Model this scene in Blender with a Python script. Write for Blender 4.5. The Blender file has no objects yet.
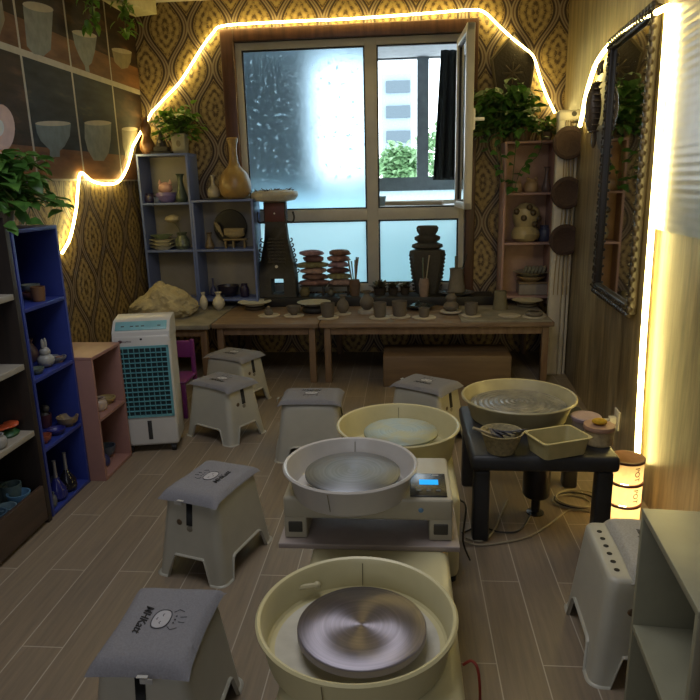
import bpy, bmesh, math, random
from mathutils import Vector, Matrix, noise
SC = bpy.context.scene
COL = SC.collection
random.seed(7)
PI = math.pi

# ---------------------------------------------------------------- camera
CAM_H, FPX = 1.5, 650.0
_y, _p, _r = (math.radians(a) for a in (5.0, 14.3, 1.4))
FW = Vector((-math.sin(_y) * math.cos(_p), math.cos(_y) * math.cos(_p), -math.sin(_p)))
RT0 = Vector((math.cos(_y), math.sin(_y), 0)); UP0 = RT0.cross(FW)
RT = RT0 * math.cos(_r) - UP0 * math.sin(_r); UP = UP0 * math.cos(_r) + RT0 * math.sin(_r)
cd = bpy.data.cameras.new('camera'); cam = bpy.data.objects.new('camera', cd); COL.objects.link(cam)
cam.matrix_world = Matrix(((RT.x, UP.x, -FW.x, 0), (RT.y, UP.y, -FW.y, 0), (RT.z, UP.z, -FW.z, CAM_H), (0, 0, 0, 1)))
cd.sensor_width = 36; cd.lens = FPX / 700 * 36; cd.clip_start = 0.02
SC.camera = cam
# ---------------------------------------------------------------- light and exposure
SC.view_settings.view_transform = 'Standard'; SC.view_settings.look = 'None'
SC.view_settings.gamma = 1; SC.view_settings.use_curve_mapping = False
SC.view_settings.exposure = 0.0
w = bpy.data.worlds.new('sky'); SC.world = w; w.use_nodes = True
bg = w.node_tree.nodes['Background']; bg.inputs[0].default_value = (0.82, 0.93, 1.0, 1); bg.inputs[1].default_value = 4.8
LED_STRENGTH = 30.0
def area(name, loc, rot, sx, sy, power, col):
    l = bpy.data.lights.new(name, 'AREA'); l.shape = 'RECTANGLE'; l.size = sx; l.size_y = sy; l.energy = power; l.color = col
    o = bpy.data.objects.new(name, l); COL.objects.link(o); o.location = loc; o.rotation_euler = rot
    return o
area('rear_fill_light', (-0.6, -1.3, 1.6), (math.radians(75), 0, math.radians(-4)), 2.2, 1.8, 12, (0.86, 0.90, 1.0))  # added fill behind the camera, representing entrance daylight; no doorway is built
area('overhead_fill_light', (-0.55, 1.9, 2.93), (0, 0, 0), 1.3, 1.3, 27, (0.95, 0.95, 1.0))  # added soft overhead fill in place of ceiling bounce, no real lamp panel

def ray(u, v):
    return FW + RT * ((u - 350) / FPX) - UP * ((v - 350) / FPX)
def at_z(u, v, z): d = ray(u, v); return Vector((0, 0, CAM_H)) + d * ((z - CAM_H) / d.z)
def at_y(u, v, y): d = ray(u, v); return Vector((0, 0, CAM_H)) + d * (y / d.y)
def at_x(u, v, x): d = ray(u, v); return Vector((0, 0, CAM_H)) + d * (x / d.x)
WT = .061                     # the right wall closes in slightly towards the camera
WA = -math.atan(WT)
def wall_x(y, off=0): return 1.31 - (5.8 - y) * WT - off
def at_w(u, v, off=0.0):
    d = ray(u, v); k = (1.31 - 5.8 * WT - off) / (d.x - WT * d.y); return Vector((0, 0, CAM_H)) + d * k
def pxm(y):            # metres per photo pixel at a distance y from the photographer
    return y / 640.0

# ---------------------------------------------------------------- materials
def lin(h):
    h = h.lstrip('#'); o = []
    for i in (0, 2, 4):
        c = int(h[i:i + 2], 16) / 255; o.append(c / 12.92 if c <= .04045 else ((c + .055) / 1.055) ** 2.4)
    return (*o, 1)
class NT:
    def __init__(s, name):
        s.m = bpy.data.materials.new(name); s.m.use_nodes = True; s.t = s.m.node_tree; s.t.nodes.clear()
        s.out = s.n('ShaderNodeOutputMaterial')
    def n(s, k, **kw):
        x = s.t.nodes.new(k)
        for a, b in kw.items(): setattr(x, a, b)
        return x
    def l(s, a, b): s.t.links.new(a, b)
    def math(s, op, a, b=None, c=None):
        x = s.n('ShaderNodeMath', operation=op)
        for i, v in enumerate((a, b, c)):
            if v is None: continue
            if isinstance(v, (int, float)): x.inputs[i].default_value = v
            else: s.l(v, x.inputs[i])
        return x.outputs[0]
    def mix(s, f, a, b, blend='MIX'):
        x = s.n('ShaderNodeMix', data_type='RGBA', blend_type=blend)
        for i, v in ((0, f), (6, a), (7, b)):
            if isinstance(v, (int, float)): x.inputs[i].default_value = v
            elif isinstance(v, tuple): x.inputs[i].default_value = v
            else: s.l(v, x.inputs[i])
        return x.outputs[2]
    def ramp(s, f, stops):
        x = s.n('ShaderNodeValToRGB'); e = x.color_ramp.elements
        while len(e) < len(stops): e.new(0.5)
        for i, (p, c) in enumerate(stops): e[i].position = p; e[i].color = c
        s.l(f, x.inputs[0]); return x.outputs[0]
    def noise(s, vec, scale, detail=4, rough=.55):
        x = s.n('ShaderNodeTexNoise'); x.inputs['Scale'].default_value = scale; x.inputs['Detail'].default_value = detail; x.inputs['Roughness'].default_value = rough
        if vec is not None: s.l(vec, x.inputs['Vector'])
        return x.outputs[0]
    def mapping(s, vec, scale=(1, 1, 1), rot=(0, 0, 0)):
        x = s.n('ShaderNodeMapping'); x.inputs['Scale'].default_value = scale; x.inputs['Rotation'].default_value = rot; s.l(vec, x.inputs[0]); return x.outputs[0]
    def pr(s, col, rough=.5, metal=0, **kw):
        b = s.n('ShaderNodeBsdfPrincipled')
        for k, v in (('Base Color', col), ('Roughness', rough), ('Metallic', metal), *kw.items()):
            k = k.replace('_', ' ')
            if hasattr(v, 'is_output'): s.l(v, b.inputs[k])
            else: b.inputs[k].default_value = v
        s.l(b.outputs[0], s.out.inputs[0]); return b
    def bump(s, b, h, st=.3, dist=.01):
        x = s.n('ShaderNodeBump'); x.inputs['Strength'].default_value = st; x.inputs['Distance'].default_value = dist
        s.l(h, x.inputs['Height']); s.l(x.outputs[0], b.inputs['Normal'])
_mats = {}
def M(name, hexc, rough=.5, metal=0, var=.12, scale=14, bump=.0, spec=.5, stretch=(1, 1, 1)):
    if name in _mats: return _mats[name]
    t = NT(name); tc = t.n('ShaderNodeTexCoord'); v = t.mapping(tc.outputs['Object'], stretch)
    f = t.noise(v, scale); c = lin(hexc)
    a = tuple(x * (1 - var) for x in c[:3]) + (1,); d = tuple(min(1, x * (1 + var)) for x in c[:3]) + (1,)
    col = t.ramp(f, [(.3, a), (.7, d)])
    b = t.pr(col, rough, metal); b.inputs['Specular IOR Level'].default_value = spec
    if bump: t.bump(b, f, bump)
    _mats[name] = t.m; return t.m

def damask(name, ax, tone=1.0):
    t = NT(name); g = t.n('ShaderNodeNewGeometry'); s = t.n('ShaderNodeSeparateXYZ'); t.l(g.outputs['Position'], s.inputs[0])
    u = t.math('DIVIDE', s.outputs[ax], .19); sv = t.math('SINE', t.math('MULTIPLY', s.outputs[2], 2 * PI / .66))
    sv = t.math('MULTIPLY', sv, .42)
    d1 = t.math('ABSOLUTE', t.math('WRAP', t.math('SUBTRACT', u, sv), 1.0, -1.0))
    d2 = t.math('ABSOLUTE', t.math('WRAP', t.math('ADD', t.math('SUBTRACT', u, 1.0), sv), 1.0, -1.0))
    d = t.math('MINIMUM', d1, d2)
    band = t.math('LESS_THAN', d, .10); edge = t.math('LESS_THAN', t.math('ABSOLUTE', t.math('SUBTRACT', d, .145)), .05)
    core = t.math('LESS_THAN', d, .03)
    # medallion rings inside every cell
    vx = t.n('ShaderNodeCombineXYZ'); t.l(u, vx.inputs[0]); t.l(t.math('MULTIPLY', s.outputs[2], 4.0), vx.inputs[1])
    rings = t.math('SINE', t.math('MULTIPLY', d, 21.0))
    pet = t.math('SINE', t.math('MULTIPLY', s.outputs[2], 2 * PI / .0625)); petx = t.math('COSINE', t.math('MULTIPLY', u, PI * 4))
    orn = t.math('ADD', t.math('MULTIPLY', rings, .35), t.math('MULTIPLY', t.math('MULTIPLY', pet, petx), .32))
    orn = t.math('MULTIPLY', orn, t.math('GREATER_THAN', d, .22))
    nz = t.noise(g.outputs['Position'], 95, 4)
    orn = t.math('ADD', orn, t.math('MULTIPLY', t.math('SUBTRACT', nz, .5), 1.8))
    cell = t.ramp(t.math('ADD', t.math('MULTIPLY', orn, .5), .5), [(.28, lin('#493620')), (.46, lin('#8a7448')), (.75, lin('#a08a58'))])
    c = t.mix(edge, cell, lin('#35231a')); c = t.mix(band, c, lin('#857660')); c = t.mix(core, c, lin('#5c4634'))
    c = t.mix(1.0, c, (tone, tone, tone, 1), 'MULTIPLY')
    b = t.pr(c, .55); t.bump(b, t.math('ADD', band, t.math('MULTIPLY', orn, .3)), .25, .004)
    return t.m
def streakwall():
    t = NT('wood grain wallpaper'); g = t.n('ShaderNodeNewGeometry'); v = t.mapping(g.outputs['Position'], (10, 10, 1.1))
    n1 = t.noise(v, 1.6, 8, .65); n2 = t.noise(t.mapping(g.outputs['Position'], (1, 1, .5)), 3, 5)
    c = t.ramp(n1, [(.34, lin('#33281a')), (.5, lin('#75664a')), (.66, lin('#a5946e'))])
    c = t.mix(.35, c, t.ramp(n2, [(.35, lin('#4b3f2b')), (.65, lin('#9a8b6c'))]))
    b = t.pr(c, .38); t.bump(b, n1, .3, .004); return t.m
def floormat():
    t = NT('wood plank tiles'); g = t.n('ShaderNodeNewGeometry'); v = t.mapping(g.outputs['Position'], (1, 1, 1), (0, 0, PI / 2))
    br = t.n('ShaderNodeTexBrick'); t.l(v, br.inputs['Vector']); br.offset = .5; br.squash = 1
    br.inputs['Scale'].default_value = 1; br.inputs['Brick Width'].default_value = .9; br.inputs['Row Height'].default_value = .145
    br.inputs['Mortar Size'].default_value = .0022; br.inputs['Mortar Smooth'].default_value = .3; br.inputs['Bias'].default_value = 0
    br.inputs['Color1'].default_value = lin('#8a7f70'); br.inputs['Color2'].default_value = lin('#958a7a'); br.inputs['Mortar'].default_value = lin('#b0a08a')
    st = t.noise(t.mapping(g.outputs['Position'], (30, 1.6, 1)), 2.2, 6, .6)
    c = t.mix(.55, br.outputs['Color'], t.ramp(st, [(.3, lin('#6d6255')), (.7, lin('#a59782'))]), 'OVERLAY')
    c = t.mix(br.outputs['Fac'], c, lin('#a99f90'))
    b = t.pr(c, .42); b.inputs['Specular IOR Level'].default_value = .45; t.bump(b, t.math('SUBTRACT', st, br.outputs['Fac']), .15, .003); return t.m
def emis(name, col, st):
    t = NT(name); e = t.n('ShaderNodeEmission'); e.inputs[0].default_value = col; e.inputs[1].default_value = st; t.l(e.outputs[0], t.out.inputs[0]); return t.m
def woodmat(name, a, b_, ax=0, rough=.5):
    if name in _mats: return _mats[name]
    t = NT(name); tc = t.n('ShaderNodeTexCoord'); sc = [9, 9, 9]; sc[ax] = .9
    n = t.noise(t.mapping(tc.outputs['Object'], tuple(sc)), 3, 6, .6); c = t.ramp(n, [(.3, lin(a)), (.7, lin(b_))])
    b = t.pr(c, rough); t.bump(b, n, .12, .003); _mats[name] = t.m; return t.m
def diskmat(name, hexc, rough, nring, anis=.8, dirt=None, arot=0.25):
    t = NT(name); tc = t.n('ShaderNodeTexCoord'); s = t.n('ShaderNodeSeparateXYZ'); t.l(tc.outputs['Object'], s.inputs[0])
    r = t.math('SQRT', t.math('ADD', t.math('MULTIPLY', s.outputs[0], s.outputs[0]), t.math('MULTIPLY', s.outputs[1], s.outputs[1])))
    f = t.math('SINE', t.math('MULTIPLY', r, nring)); cr = t.n('ShaderNodeCombineXYZ'); t.l(t.math('MULTIPLY', r, 60), cr.inputs[0])
    nn = t.noise(cr.outputs[0], 2, 4); c = lin(hexc)
    col = t.ramp(nn, [(.3, tuple(x * .78 for x in c[:3]) + (1,)), (.7, tuple(min(1, x * 1.15) for x in c[:3]) + (1,))])
    metal = .9
    if dirt:
        dn = t.noise(t.mapping(tc.outputs['Object'], (1, 1, 1)), 9, 5); df = t.ramp(dn, [(.42, (0, 0, 0, 1)), (.62, (1, 1, 1, 1))])
        col = t.mix(df, col, lin(dirt)); metal = .55
    tg = t.n('ShaderNodeTangent', direction_type='RADIAL', axis='Z')
    b = t.pr(col, rough, metal, Anisotropic=anis, Tangent=tg.outputs[0]); b.inputs['Anisotropic Rotation'].default_value = arot; (t.bump(b, f, .10, .001) if nring else None); return t.m
def frosted(name, rough, tint, mix_tr):
    t = NT(name); g = t.n('ShaderNodeNewGeometry')
    rf = t.n('ShaderNodeBsdfRefraction'); rf.inputs['Color'].default_value = tint; rf.inputs['IOR'].default_value = 1.22
    n = t.noise(t.mapping(g.outputs['Position'], (1, 1, .8)), 5, 6, .7)
    rr = t.n('ShaderNodeMapRange'); rr.inputs[3].default_value = rough * .75; rr.inputs[4].default_value = rough * 1.15; t.l(n, rr.inputs[0]); t.l(rr.outputs[0], rf.inputs['Roughness'])
    tr = t.n('ShaderNodeBsdfTranslucent'); tr.inputs[0].default_value = tint
    mx = t.n('ShaderNodeMixShader'); t.l(rf.outputs[0], mx.inputs[1]); t.l(tr.outputs[0], mx.inputs[2])
    spots = t.noise(g.outputs['Position'], 26, 3, .5); sp = t.ramp(spots, [(.62, (mix_tr,) * 3 + (1,)), (.66, (min(1, mix_tr + .7),) * 3 + (1,))]); t.l(sp, mx.inputs[0])
    gl = t.n('ShaderNodeBsdfGlossy'); gl.inputs['Roughness'].default_value = .08
    m2 = t.n('ShaderNodeMixShader'); m2.inputs[0].default_value = .05; t.l(mx.outputs[0], m2.inputs[1]); t.l(gl.outputs[0], m2.inputs[2])
    t.l(m2.outputs[0], t.out.inputs[0]); return t.m
def paper(name, hexc, trans=.4):
    t = NT(name); g = t.n('ShaderNodeTexCoord'); n = t.noise(g.outputs['Object'], 40, 5); c = lin(hexc)
    col = t.ramp(n, [(.3, tuple(x * .85 for x in c[:3]) + (1,)), (.7, c)])
    d = t.n('ShaderNodeBsdfDiffuse'); t.l(col, d.inputs[0]); tr = t.n('ShaderNodeBsdfTranslucent'); t.l(col, tr.inputs[0])
    mx = t.n('ShaderNodeMixShader'); mx.inputs[0].default_value = trans; t.l(d.outputs[0], mx.inputs[1]); t.l(tr.outputs[0], mx.inputs[2]); t.l(mx.outputs[0], t.out.inputs[0]); return t.m
def leafmat(name, a, b_):
    t = NT(name); tc = t.n('ShaderNodeTexCoord'); n = t.noise(tc.outputs['Object'], 17, 2); col = t.ramp(n, [(.3, lin(a)), (.7, lin(b_))])
    p = t.pr(col, .4); p.inputs['Subsurface Weight'].default_value = 0
    tr = t.n('ShaderNodeBsdfTranslucent'); t.l(col, tr.inputs[0]); mx = t.n('ShaderNodeMixShader'); mx.inputs[0].default_value = .3
    t.l(p.outputs[0], mx.inputs[1]); t.l(tr.outputs[0], mx.inputs[2]); t.l(mx.outputs[0], t.out.inputs[0]); return t.m

# ---------------------------------------------------------------- mesh builder
class MB:
    def __init__(s): s.v = []; s.f = []
    def add(s, vs, fs):
        o = len(s.v); s.v += [tuple(p) for p in vs]; s.f += [tuple(i + o for i in f) for f in fs]; return s
    def box(s, a, b, rz=0, piv=None, bev=0, taper=None):
        a = Vector(a); b = Vector(b); lo = Vector(map(min, a, b)); hi = Vector(map(max, a, b))
        bm = bmesh.new(); bmesh.ops.create_cube(bm, size=1); c = (lo + hi) / 2; d = hi - lo
        for v in bm.verts: v.co = Vector((v.co.x * d.x, v.co.y * d.y, v.co.z * d.z))
        if bev: bmesh.ops.bevel(bm, geom=list(bm.edges), offset=min(bev, min(d) * .45), segments=3, profile=.5, affect='EDGES')
        if taper:
            for v in bm.verts:
                k = 1 + (taper - 1) * (v.co.z / d.z + .5); v.co.x *= k; v.co.y *= k
        p = Vector(piv) if piv is not None else c; R = Matrix.Rotation(rz, 3, 'Z')
        s.add([p + R @ (v.co + c - p) for v in bm.verts], [[v.index for v in f.verts] for f in bm.faces]); bm.free(); return s
    def obox(s, c, d, R, bev=0):
        bm = bmesh.new(); bmesh.ops.create_cube(bm, size=1)
        for v in bm.verts: v.co = Vector((v.co.x * d[0], v.co.y * d[1], v.co.z * d[2]))
        if bev: bmesh.ops.bevel(bm, geom=list(bm.edges), offset=min(bev, min(d) * .45), segments=2, profile=.5, affect='EDGES')
        s.add([Vector(c) + R @ v.co for v in bm.verts], [[v.index for v in f.verts] for f in bm.faces]); bm.free(); return s
    def lathe(s, prof, c=(0, 0, 0), seg=32, sx=1, sy=1, R=None, wob=0, sd=0):
        c = Vector(c); vs = []; fs = []; n = len(prof)
        for (r, z) in prof:
            for k in range(seg):
                a = 2 * PI * k / seg; q = 1 + (wob * noise.noise(Vector((math.cos(a) * 1.5 + sd, math.sin(a) * 1.5, z * 20))) if wob else 0)
                p = Vector((r * q * math.cos(a) * sx, r * q * math.sin(a) * sy, z)); vs.append(c + (R @ p if R else p))
        for i in range(n - 1):
            for k in range(seg):
                k2 = (k + 1) % seg; fs.append((i * seg + k, i * seg + k2, (i + 1) * seg + k2, (i + 1) * seg + k))
        if prof[0][0] > 1e-6: fs.append(tuple(reversed(range(seg))))
        if prof[-1][0] > 1e-6: fs.append(tuple((n - 1) * seg + k for k in range(seg)))
        return s.add(vs, fs)
    def tube(s, pts, r, seg=8, rfun=None):
        pts = [Vector(p) for p in pts]; n = len(pts); vs = []; fs = []; up = Vector((0.13, 0.21, 1)).normalized(); prev = None
        for i, p in enumerate(pts):
            d = (pts[min(i + 1, n - 1)] - pts[max(i - 1, 0)]).normalized()
            a = (prev - d * prev.dot(d)) if prev else up.cross(d)
            if a.length < 1e-4: a = Vector((1, 0, 0)).cross(d)
            a.normalize(); prev = a; b = d.cross(a); rr = r if rfun is None else r * rfun(i / (n - 1))
            for k in range(seg): t = 2 * PI * k / seg; vs.append(p + (a * math.cos(t) + b * math.sin(t)) * rr)
        for i in range(n - 1):
            for k in range(seg): k2 = (k + 1) % seg; fs.append((i * seg + k, i * seg + k2, (i + 1) * seg + k2, (i + 1) * seg + k))
        fs.append(tuple(reversed(range(seg)))); fs.append(tuple((n - 1) * seg + k for k in range(seg)))
        return s.add(vs, fs)
    def prism(s, poly, o, ux, uy, th):      # polygon in the plane (ux, uy), extruded by th along ux x uy
        o = Vector(o); ux = Vector(ux); uy = Vector(uy); nz = ux.cross(uy).normalized() * th; n = len(poly)
        vs = [o + ux * x + uy * y for x, y in poly] + [o + ux * x + uy * y + nz for x, y in poly]
        fs = [tuple(reversed(range(n))), tuple(range(n, 2 * n))] + [(i, (i + 1) % n, n + (i + 1) % n, n + i) for i in range(n)]
        return s.add(vs, fs)
    def ball(s, c, r, seg=16, sc=(1, 1, 1), R=None):
        prof = [(r * math.sin(PI * i / 10) + (1e-7 if i in (0, 10) else 0), -r * math.cos(PI * i / 10)) for i in range(11)]
        c = Vector(c); o = len(s.v); s.lathe([(max(a, 1e-7), b) for a, b in prof], (0, 0, 0), seg)
        for i in range(o, len(s.v)):
            p = Vector(s.v[i]); p = Vector((p.x * sc[0], p.y * sc[1], p.z * sc[2])); s.v[i] = tuple(c + (R @ p if R else p))
        return s
    def build(s, name, mat, parent=None, smooth=True, origin=None, mods=None):
        me = bpy.data.meshes.new(name); org = Vector(origin) if origin is not None else Vector((0, 0, 0))
        me.from_pydata([tuple(Vector(p) - org) for p in s.v], [], s.f); me.update()
        bm = bmesh.new(); bm.from_mesh(me); bmesh.ops.remove_doubles(bm, verts=bm.verts, dist=1e-6); bmesh.ops.recalc_face_normals(bm, faces=bm.faces)
        if smooth:
            for f in bm.faces: f.smooth = True
            for e in bm.edges:
                if len(e.link_faces) == 2 and e.calc_face_angle(0) > math.radians(38): e.smooth = False
        bm.to_mesh(me); bm.free()
        o = bpy.data.objects.new(name, me); COL.objects.link(o)
        if mat: me.materials.append(mat)
        o.location = org
        if parent is not None: o.parent = parent
        return o
def smoothpath(pts, n=8):
    pts = [Vector(p) for p in pts]; out = []
    P = [pts[0]] + pts + [pts[-1]]
    for i in range(1, len(P) - 2):
        for k in range(n):
            t = k / n; a, b, c, d = P[i - 1], P[i], P[i + 1], P[i + 2]
            out.append(.5 * ((2 * b) + (c - a) * t + (2 * a - 5 * b + 4 * c - d) * t * t + (3 * b - a - 3 * c + d) * t ** 3))
    out.append(pts[-1]); return out
def tag(o, label, cat, group=None):
    o['label'] = label; o['category'] = cat
    if group: o['group'] = group
    return o
def thing(name, label, cat, loc=(0, 0, 0), rz=0, group=None):
    o = bpy.data.objects.new(name, None); COL.objects.link(o); o.location = loc; o.rotation_euler = (0, 0, rz); o.empty_display_size = .05
    return tag(o, label, cat, group)
def struct(o): o['kind'] = 'structure'; return o
def children(o): return [c for c in bpy.data.objects if c.parent == o]
def copy_tree(o, parent=None):
    c = o.copy(); COL.objects.link(c); c.parent = parent
    for k in children(o): copy_tree(k, c)
    return c
def text_mb(body, size, th=.0006, shear=0, bold=.0):
    cu = bpy.data.curves.new('t', 'FONT'); cu.body = body; cu.size = size; cu.extrude = th / 2; cu.shear = shear; cu.offset = bold; cu.align_x = 'CENTER'; cu.align_y = 'CENTER'; cu.resolution_u = 3
    o = bpy.data.objects.new('t', cu); COL.objects.link(o); dg = bpy.context.evaluated_depsgraph_get(); me = bpy.data.meshes.new_from_object(o.evaluated_get(dg))
    mb = MB().add([v.co.copy() for v in me.vertices], [list(p.vertices) for p in me.polygons]); bpy.data.objects.remove(o); bpy.data.meshes.remove(me); return mb
def xf(mb, Mx): mb.v = [tuple(Mx @ Vector(p)) for p in mb.v]; return mb

# ---------------------------------------------------------------- room shell
XL, XR, YB, YF, ZC = -2.28, 1.31, 5.8, -1.6, 3.0
DAM = damask('damask wallpaper', 0); DAML = damask('damask wallpaper shaded side', 1, .8)  # side wall repeats the wallpaper with shade multiplied into its colour
struct(MB().box((XL - .1, YF - .1, -.1), (XR + .1, YB + .2, 0)).build('floor', floormat()))
struct(MB().box((XL - .1, YF - .1, ZC), (XR + .1, YB + .2, ZC + .1)).build('ceiling', M('ceiling paint', '#b8b2a6', .9)))
struct(MB().box((XL - .1, YF - .1, 0), (XL, YB + .2, ZC)).build('wall_left', DAML))
wr = struct(MB().box((0, -7.6, 0), (.1, .2, ZC)).build('wall_right', streakwall())); wr.location = (XR, YB, 0); wr.rotation_euler = (0, 0, WA)
struct(MB().box((XL, YF - .1, 0), (XR, YF, ZC)).build('wall_front', M('front wall paint', '#9a948a', .9)))
WX0, WX1, WZ0, WZ1 = -1.53, .60, .56, 2.77      # outline of the dark wooden casing
OX0, OX1, OZ1 = -1.42, .52, 2.67                # opening
b = MB().box((XL, YB, 0), (OX0, YB + .2, ZC)).box((OX1, YB, 0), (XR, YB + .2, ZC)).box((OX0, YB, 0), (OX1, YB + .2, WZ0)).box((OX0, YB, OZ1), (OX1, YB + .2, ZC))
struct(b.build('wall_back', DAM, smooth=False))
CAS = woodmat('dark brown casing', '#3a231a', '#5a3a2c', 2, .4)
struct(MB().box((WX0, YB - .03, WZ0), (OX0, YB + .1, WZ1), bev=.006).box((OX1, YB - .03, WZ0), (WX1, YB + .1, WZ1), bev=.006)
       .box((OX0, YB - .03, OZ1), (OX1, YB + .1, WZ1), bev=.006).build('trim_1', CAS))
# window frame in white plastic
PVC = M('white window plastic', '#b4b0a6', .35, var=.04)
GASK = M('black rubber gasket', '#121314', .6)
xm = -.28                       # mullion centre
zt0, zt1 = 1.19, 1.29           # transom
win = MB()
for a, c in (((OX0, .60), (OX0 + .055, OZ1)), ((OX1 - .055, .60), (OX1, OZ1)), ((xm - .05, .60), (xm + .05, OZ1))):
    win.box((a[0], YB + .02, a[1]), (c[0], YB + .08, c[1]), bev=.006)
for z0, z1 in ((WZ0, .63), (zt0, zt1), (OZ1 - .06, OZ1)):
    win.box((OX0, YB + .022, z0), (OX1, YB + .078, z1), bev=.006)
wf = struct(win.build('window_1', PVC))
gk = MB()
def rim(mb, x0, x1, z0, z1, y0, y1, t):
    mb.box((x0, y0, z0), (x0 + t, y1, z1)).box((x1 - t, y0, z0), (x1, y1, z1)).box((x0, y0, z0), (x1, y1, z0 + t)).box((x0, y0, z1 - t), (x1, y1, z1))
for x0, x1, z0, z1 in ((OX0 + .055, xm - .05, zt1, OZ1 - .06), (OX0 + .055, xm - .05, .63, zt0), (xm + .05, OX1 - .055, .63, zt0), (xm + .05, OX1 - .055, zt1, OZ1 - .06)):
    rim(gk, x0, x1, z0, z1, YB + .03, YB + .06, .012)
gk.build('gasket', GASK, wf)
FR_UP = frosted('frosted film glass', .66, (.80, .93, 1, 1), .08)
FR_LO = frosted('pale patterned film glass', .9, (.88, .99, 1, 1), .8)
MB().box((OX0 + .06, YB + .042, zt1 + .005), (xm - .055, YB + .048, OZ1 - .065)).build('pane', FR_UP, wf)
MB().box((OX0 + .06, YB + .042, .635), (xm - .055, YB + .048, zt0 - .005)).build('pane', FR_LO, wf)
MB().box((xm + .055, YB + .042, .635), (OX1 - .06, YB + .048, zt0 - .005)).build('pane', FR_LO, wf)
# open casement, hinged at the right, swung into the room
SW, SH = .62, OZ1 - .06 - zt1
hz = Vector((OX1 - .06, YB + .015, 0)); R = Matrix.Rotation(math.radians(84), 3, 'Z')
sash = bpy.data.objects.new('window_2', None); COL.objects.link(sash); sash.location = (hz.x - .005, hz.y - .03, zt1); sash.rotation_euler = (0, 0, math.radians(92.5)); struct(sash)
s_ = MB(); rimw = .055
s_.box((-SW, -.03, 0), (-SW + rimw, .03, SH), bev=.006).box((-rimw, -.03, 0), (0, .03, SH), bev=.006).box((-SW, -.028, 0), (0, .028, rimw), bev=.006).box((-SW, -.028, SH - rimw), (0, .028, SH), bev=.006)
s_.build('sash_frame', PVC, sash)
g_ = MB(); rim(g_, -SW + rimw, -rimw, rimw, SH - rimw, -.012, .012, .012); g_.build('gasket', GASK, sash)
t = NT('clear glass'); gl = t.n('ShaderNodeBsdfGlass'); gl.inputs['Roughness'].default_value = 0; gl.inputs['IOR'].default_value = 1.45; t.l(gl.outputs[0], t.out.inputs[0]); GLASS = t.m
MB().box((-SW + rimw, -.003, rimw), (-rimw, .003, SH - rimw)).build('pane', GLASS, sash)
MB().box((-SW + .012, -.045, SH * .5 - .075), (-SW + .042, -.03, SH * .5 + .075), bev=.004).box((-SW + .018, -.115, SH * .5 - .012), (-SW + .036, -.045, SH * .5 + .012), bev=.004).build('handle', M('white handle plastic', '#e8e4da', .3), sash)
hz_mirror = None

# ---------------------------------------------------------------- balcony and the view outside
BY = 7.3
conc = M('balcony plaster', '#c9cdd0', .8); dkc = M('dark balcony cloth', '#2a2f31', .9)
b = MB().box((-2.1, YB + .2, -.05), (1.3, BY, .02)).box((-2.1, YB + .2, 2.75), (1.3, BY + .1, 2.85))
struct(b.build('balcony_floor_and_ceiling_wall', M('balcony slab', '#9aa0a4', .8)))
struct(MB().box((-2.2, YB + .2, 0), (-2.1, BY + .1, 2.8)).box((-2.1, BY - .02, 1.4), (-.95, BY + .1, 2.8)).build('wall_balcony_left', M('balcony dark wall', '#3d4245', .85)))
struct(MB().box((1.2, YB + .2, 0), (1.3, BY + .1, 2.8)).build('wall_balcony_right', conc))
zs_par = at_y(420, 177, BY - .02).z - .14
PARA = paper('milky balcony parapet', '#dfeef2', .75)  # translucency added so daylight passes through and brightens the lower panes
struct(MB().box((-2.1, BY - .02, 0), (1.2, BY + .02, zs_par)).build('wall_balcony_parapet', PARA))
GF = M('grey aluminium window frame', '#8b969c', .45)
bw = MB()
ow = lambda u, v: at_y(u, v, BY - .02)
zs = ow(420, 177).z; zh = ow(420, 57).z
x1 = ow(386, 120).x; x2 = ow(417, 120).x
for x0, xx in ((-1.0, -.95), (x1 - .22, x1 - .1), (x2, x2 + .12), (1.15, 1.2)): bw.box((x0, BY - .06, zs_par), (xx, BY + .04, 2.75))
for z0, z1 in ((zs - .14, zs), (zh, 2.75)): bw.box((-1.0, BY - .055, z0), (1.2, BY + .035, z1))
struct(bw.build('window_3', GF, smooth=False))
tz = at_y(420, 205, 6.4).z
tag(MB().box((-.35, 6.25, tz - .04), (.9, 6.9, tz), bev=.005).box((-.33, 6.3, .02), (-.29, 6.85, tz - .04)).box((.84, 6.3, .02), (.88, 6.85, tz - .04)).build('balcony_table', M('white laminate', '#dfe6e6', .4)), 'white table out on the balcony beyond the open window', 'table')
p1 = at_y(388, 193, 6.4); p2 = at_y(441, 203, 6.4)
def plank(nm, a, b, w_, h_, mat, lab):
    a = Vector(a); b = Vector(b); d = b - a; ang = math.atan2(d.y, d.x); c = (a + b) / 2
    o = MB().obox((0, 0, 0), (d.length, w_, h_), Matrix.Identity(3), .003).build(nm, mat); o.location = c; o.rotation_euler = (0, 0, ang); return tag(o, lab, 'board')
WD = woodmat('raw board', '#8d7a5c', '#b9a37e')
plank('wooden_plank', (-.30, 6.50, tz + .019), (.36, 6.33, tz + .019), .09, .035, WD, 'brown wooden plank lying slantwise on the balcony table')
plank('wooden_board', (-.3, 6.7, tz + .019), (.7, 6.72, tz + .019), .10, .035, M('pale board', '#c2b8a2', .6), 'long pale board lying level behind the brown plank outside')
p = at_y(389, 215, 6.27)
o = MB().lathe([(.032, 0), (.045, .09), (.043, .09), (.03, .005)], (-.22, 6.35, tz + .001), 20).build('bucket', M('grey plastic', '#7a8587', .5)); tag(o, 'small grey bucket beside the planks on the balcony table', 'bucket')
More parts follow.
